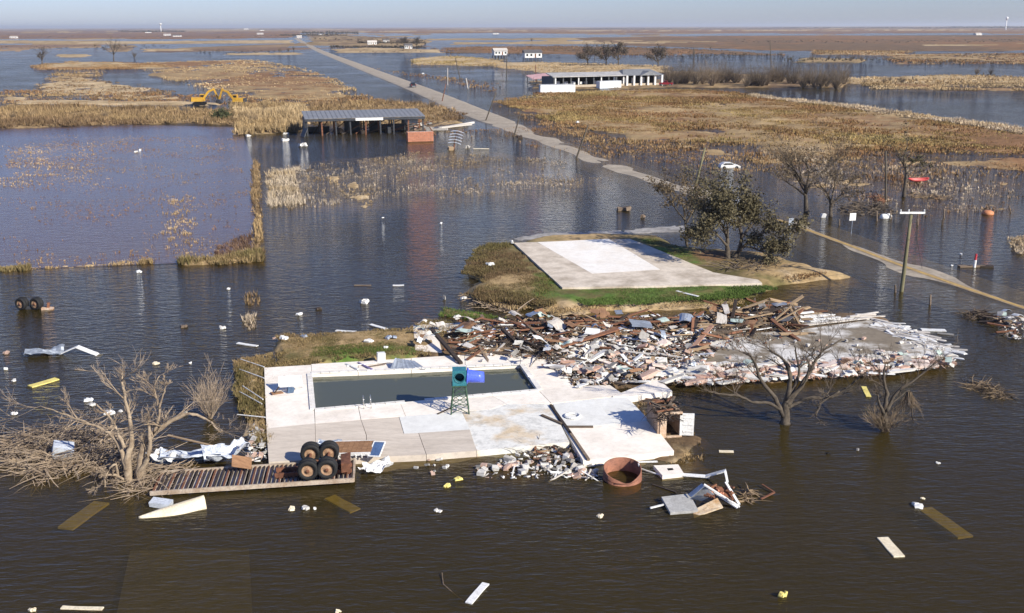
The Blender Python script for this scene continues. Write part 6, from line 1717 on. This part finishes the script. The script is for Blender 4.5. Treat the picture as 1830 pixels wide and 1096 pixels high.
rd = RC[max(k_ - 3, 0)] - RC[k_ + 3]
tr1 = truck(RC[k_] + Vector((0, 0, .02)), math.atan2(rd.y, rd.x), M('black_car_paint', (.02, .02, .024), (.015, .015, .018), rough=.25, bump=0), 'dark pickup driving away on the dry stretch of road')
tr1.location.x -= .9
truck(P(1190, 153, .2), 2.9, M('red_car_paint', (.33, .03, .04), (.25, .02, .03), rough=.35, bump=0), 'dark red truck parked at the right end of the long building')
# white car lying in the water
wc = empty('wrecked_car', P(1303, 299), .1, 'white wrecked car lying in the water beyond the road', 'car')
MB().add([(x, y, z) for y in (-.85, .85) for x, z in ((-2.0, -.2), (2.0, -.2), (2.1, .25), (1.5, .52), (.9, .55), (.3, .95), (-1.2, .98), (-1.9, .55))], [tuple(range(8)), tuple(range(15, 7, -1))] + [(i, 8 + i, 8 + (i + 1) % 8, (i + 1) % 8) for i in range(8)]).build('body', white_paint, wc)
for s_ in (-1, 1):
    MB().add([(.2, s_ * .856, .56), (.75, s_ * .856, .56), (.22, s_ * .856, .88), (-1.1, s_ * .856, .9), (-1.6, s_ * .856, .56)], [(0, 1, 2, 3, 4)]).build('window', glass, wc)
    for x in (-1.25, 1.3):
        MB().lathe((x, s_ * .84, .0), (0, 1, 0), [(.1, -.1), (.33, -.1), (.33, .1), (.1, .1)], 14).build('wheel', rubber, wc)
wc.scale = (.85, .85, .85)
# red canoe
def can(u, v):
    x = (u - .5) * 3.4; w = .42 * math.sqrt(max(0, 1 - (2 * u - 1) ** 2)) + .02; a = (v - .5) * math.pi
    return Vector((x, math.sin(a) * w, .45 - math.cos(a) * .42 * (.6 + .4 * math.sqrt(max(0, 1 - (2 * u - 1) ** 2))) + .2 * abs(2 * u - 1) ** 3))
cn = MB().sheet(can, 14, 8, .03).build('red_canoe', M('red_hull', (.55, .08, .07), (.45, .05, .05), rough=.4), None, True)
cn.location = P(1640, 325); cn.rotation_euler = (.3, 0, .15)
tag(cn, 'red canoe drifting right of the broken tree snag', 'canoe')
# --- excavators
def excavator(px, py, rz, label, s=1.0, flip=1):
    r = empty('yellow_excavator', P(px, py, .25), rz, label, 'excavator', 'excavators on the embankment')
    for y in (-1.05, 1.05):
        tk_ = MB()
        pts = [(-1.7, .35), (-1.5, .05), (1.5, .05), (1.7, .35), (1.7, .5), (1.5, .8), (-1.5, .8), (-1.7, .5)]
        n = len(pts)
        tk_.add([(x, y - .28, z) for x, z in pts] + [(x, y + .28, z) for x, z in pts], [tuple(range(n)), tuple(range(2 * n - 1, n - 1, -1))] + [(i, n + i, n + (i + 1) % n, (i + 1) % n) for i in range(n)])
        tk_.build('track', black_void, r)
    MB().box((0, 0, .85), (1.6, 1.6, .3)).build('undercarriage', dark_steel, r)
    bd = MB().box((-.5, 0, 1.55), (3.0, 2.4, 1.1), taper=.93).build('body', yellow_paint, r)
    MB().box((-2.0, 0, 1.5), (.5, 2.3, 1.0), taper=.9).build('counterweight', dark_steel, bd)
    cb = MB().box((.75, .7 * flip, 1.95), (1.3, .95, 1.9), taper=.9).build('cab', yellow_paint, r)
    MB().box((1.35, .7 * flip, 2.2), (.12, .8, 1.0)).build('front_glass', glass, cb)
    MB().box((.75, .2 * flip, 2.2), (.9, .06, .9)).build('side_glass', glass, cb)
    bm = [(1.0, -.2, 1.5), (2.6, -.2, 3.6), (4.3, -.2, 4.3)]
    MB().bar(bm[0], bm[1], .35, .55).bar(bm[1], bm[2], .32, .5).build('boom', yellow_paint, r)
    st = MB().bar((4.0, -.2, 4.5), (5.1, -.2, 1.6), .3, .42).build('stick', yellow_paint, r)
    MB().tube([(1.3, -.2, 1.9), (2.9, -.2, 3.3)], [.09, .09], 8).tube([(3.0, -.2, 4.0), (4.4, -.2, 4.5)], [.09, .07], 8).build('ram', galv, r)
    MB().add([(x, y, z) for y in (-.75, .35) for x, z in ((5.0, 1.7), (5.5, 1.4), (5.5, .7), (4.9, .4), (4.3, .7), (4.6, 1.2))], [tuple(range(6)), tuple(range(11, 5, -1))] + [(i, 6 + i, 6 + (i + 1) % 6, (i + 1) % 6) for i in range(6)]).build('bucket', dark_steel, st)
    r.scale = (s, s, s)
    return r
excavator(357, 188, .12, 'left one of the two yellow excavators on the embankment', 1.12)
excavator(425, 189, math.pi - .1, 'right one of the two yellow excavators, facing left', 1.12, -1)
# --- raised houses and far houses
roof_dk = M('dark_roof', (.13, .12, .12), (.09, .085, .085), rough=.8)
def house(px, py, w, d, h, stilt, label, wall, roofm=roof_dk, rz=0.1, group=None, win=True, rh=2.0):
    r = empty('stilt_house' if stilt else 'farm_house', P(px, py), rz, label, 'house', group)
    for x in np.linspace(-w / 2 + .4, w / 2 - .4, 5) if stilt else ():
        for y in (-d / 2 + .4, d / 2 - .4):
            MB().box((x, y, stilt / 2 - .3), (.4, .4, stilt + .6)).build('stilt', wood_dark, r)
    wl = MB().box((0, 0, stilt + h / 2), (w, d, h)).build('wall', wall, r)
    MB().add([(-w / 2 - .5, -d / 2 - .6, stilt + h), (w / 2 + .5, -d / 2 - .6, stilt + h), (w / 2 + .5, d / 2 + .6, stilt + h), (-w / 2 - .5, d / 2 + .6, stilt + h), (-w / 2 - .5, 0, stilt + h + rh), (w / 2 + .5, 0, stilt + h + rh)], [(0, 1, 5, 4), (2, 3, 4, 5), (1, 2, 5), (3, 0, 4), (3, 2, 1, 0)]).build('roof', roofm, r)
    if win:
        for k, x in enumerate(np.linspace(-w * .36, w * .36, 4)):
            if k == 2:
                MB().box((x, -d / 2 - .03, stilt + h * .42), (1.0, .08, h * .8)).build('door', wood_red, wl)
            else:
                q = MB().box((x, -d / 2 - .03, stilt + h * .55), (1.3, .08, h * .42)).build('window', glass, wl)
    return r
house(893, 104, 10, 8, 3.2, 2.2, 'left white raised house on stilts with dark underside', white_paint, white_wood, .25, 'raised houses')
house(951, 109, 12, 8, 3.4, 2.2, 'right white raised house on stilts beside a dark tree', white_paint, roof_dk, .2, 'raised houses')
for i, (px, py, w, lab) in enumerate([(730,87,11,'white farm house among dark trees right of the road'), (665,80,16,'pale long farm house left of the one among dark trees'), (572,63,22,'small white house at the bend of the far road'), (25,69,20,'white house at the far left edge'), (265,59,34,'left white house of the distant village'), (299,64,26,'second white house of the distant village'), (317,66,26,'third white house of the distant village'), (440,53,60,'white hall on the left horizon'), (468,55,40,'small white house right of the hall on the left horizon'), (465,62,26,'white barn below the left horizon'),
                                     (1258,49,60,'white barn on the right horizon'), (1747,63,22,'white house far off at upper right'), (886,61,26,'white house on the far middle marsh'), (535,68,14,'white shed beside the far road'), (690,76,12,'small pale shed before the dark trees')]):
    w = w * .75
    house(px, py, w, w * .6, 3.4 if w < 30 else w * .14, 0, lab, white_paint, white_wood if i % 2 else roof_dk, .1 + .1 * (i % 3), 'far houses', win=w < 24, rh=2 if w < 30 else w * .1)
def tower(px, py_base, h, label):
    r = empty('water_tower', P(px, py_base), 0, label, 'water tower', 'water towers on the horizon')
    MB().tube([(0, 0, -1), (0, 0, h * .1), (0, 0, h * .75)], [3.5, 2.2, 2.0], 12).build('shaft', white_paint, r, True)
    MB().lathe((0, 0, h * .72), (0, 0, 1), [(.001, 0), (2.2, 0), (5.5, h * .12), (6.5, h * .18), (5.5, h * .25), (.001, h * .28)], 18).build('tank', white_paint, r, True)
tower(288, 57, 46, 'white water tower on the left horizon above the distant village')
tower(1797, 54, 62, 'white water tower on the right horizon')
# woods along the horizon
def far_wood(name, label, segs, seed):
    g = np.random.default_rng(seed)
    V_, F_ = [], []
    o = 0
    for x0, x1, y, h in segs:
        n = int((x1 - x0) / (1.2 if h > 2.6 else 4.0))
        for k in range(n):
            px = x0 + (x1 - x0) * (k + g.uniform(0, 1)) / n
            p = P(px, y + g.uniform(-1, 1) * (.25 if h > 2.6 else 3.0))
            s_ = S(px, y) * g.uniform(1.2, 2.6)
            hh = h * g.uniform(.4, 1.15)
            for j in range(6):
                a = g.uniform(0, 6.28)
                c = p + Vector((math.cos(a) * s_ * .6, math.sin(a) * s_ * .6, hh * g.uniform(.3, .7)))
                q = [c + Vector((g.uniform(-1, 1) * s_ * .6, g.uniform(-1, 1) * s_ * .6, g.uniform(-.5, .5) * hh)) for _ in range(4)]
                V_ += [tuple(v) for v in q]
                F_ += [(o, o + 1, o + 2), (o, o + 2, o + 3), (o, o + 3, o + 1), (o + 1, o + 3, o + 2)]
                o += 4
    ob_ = np_mesh(name, V_, F_, M('far_wood', (.10, .085, .06), (.06, .05, .038), rough=.95, bump=0))
    return tag(ob_, label, 'woods', kind='stuff')
far_wood('far_wood', 'low dark woods along the horizon', [(1380,1830,50.5,9),(1250,1380,51,5),(215,330,57,7),(540,640,60,8),(500,620,64,5),(640,760,78,4),(1700,1900,49,12),(1000,1250,52,5),(590,760,86,3.0),(1180,1420,101,1.6),(1400,1560,109,2.4),(1230,1330,98,1.6),(1560,1830,106,1.0),(1600,1830,112,.9),(0,300,84,1.0),(350,520,93,1.2),(560,760,72,2.4),(640,760,92,1.2),(900,1000,100,.9),(1590,1640,146,1.8),(1740,1780,136,1.5),(900,1250,88,1.0),(1300,1830,74,1.6),(0,540,66,1.6)], 171)
# ================================================================ haze
hb = MB().box((0, 26000, 37), (58000, 58000, 80))
hz = hb.build('haze', None)
tag(hz, 'thin pale haze over the flooded marsh', kind='stuff')
hm = bpy.data.materials.new('haze')
hm.use_nodes = True
hn = hm.node_tree
hn.nodes.remove(hn.nodes['Principled BSDF'])
pv = hn.nodes.new('ShaderNodeVolumePrincipled')
pv.inputs['Color'].default_value = (0.92, 0.95, 1.0, 1)
pv.inputs['Density'].default_value = 0.00006
pv.inputs['Anisotropy'].default_value = 0.2
hn.links.new(pv.outputs[0], hn.nodes['Material Output'].inputs['Volume'])
hz.data.materials.append(hm)
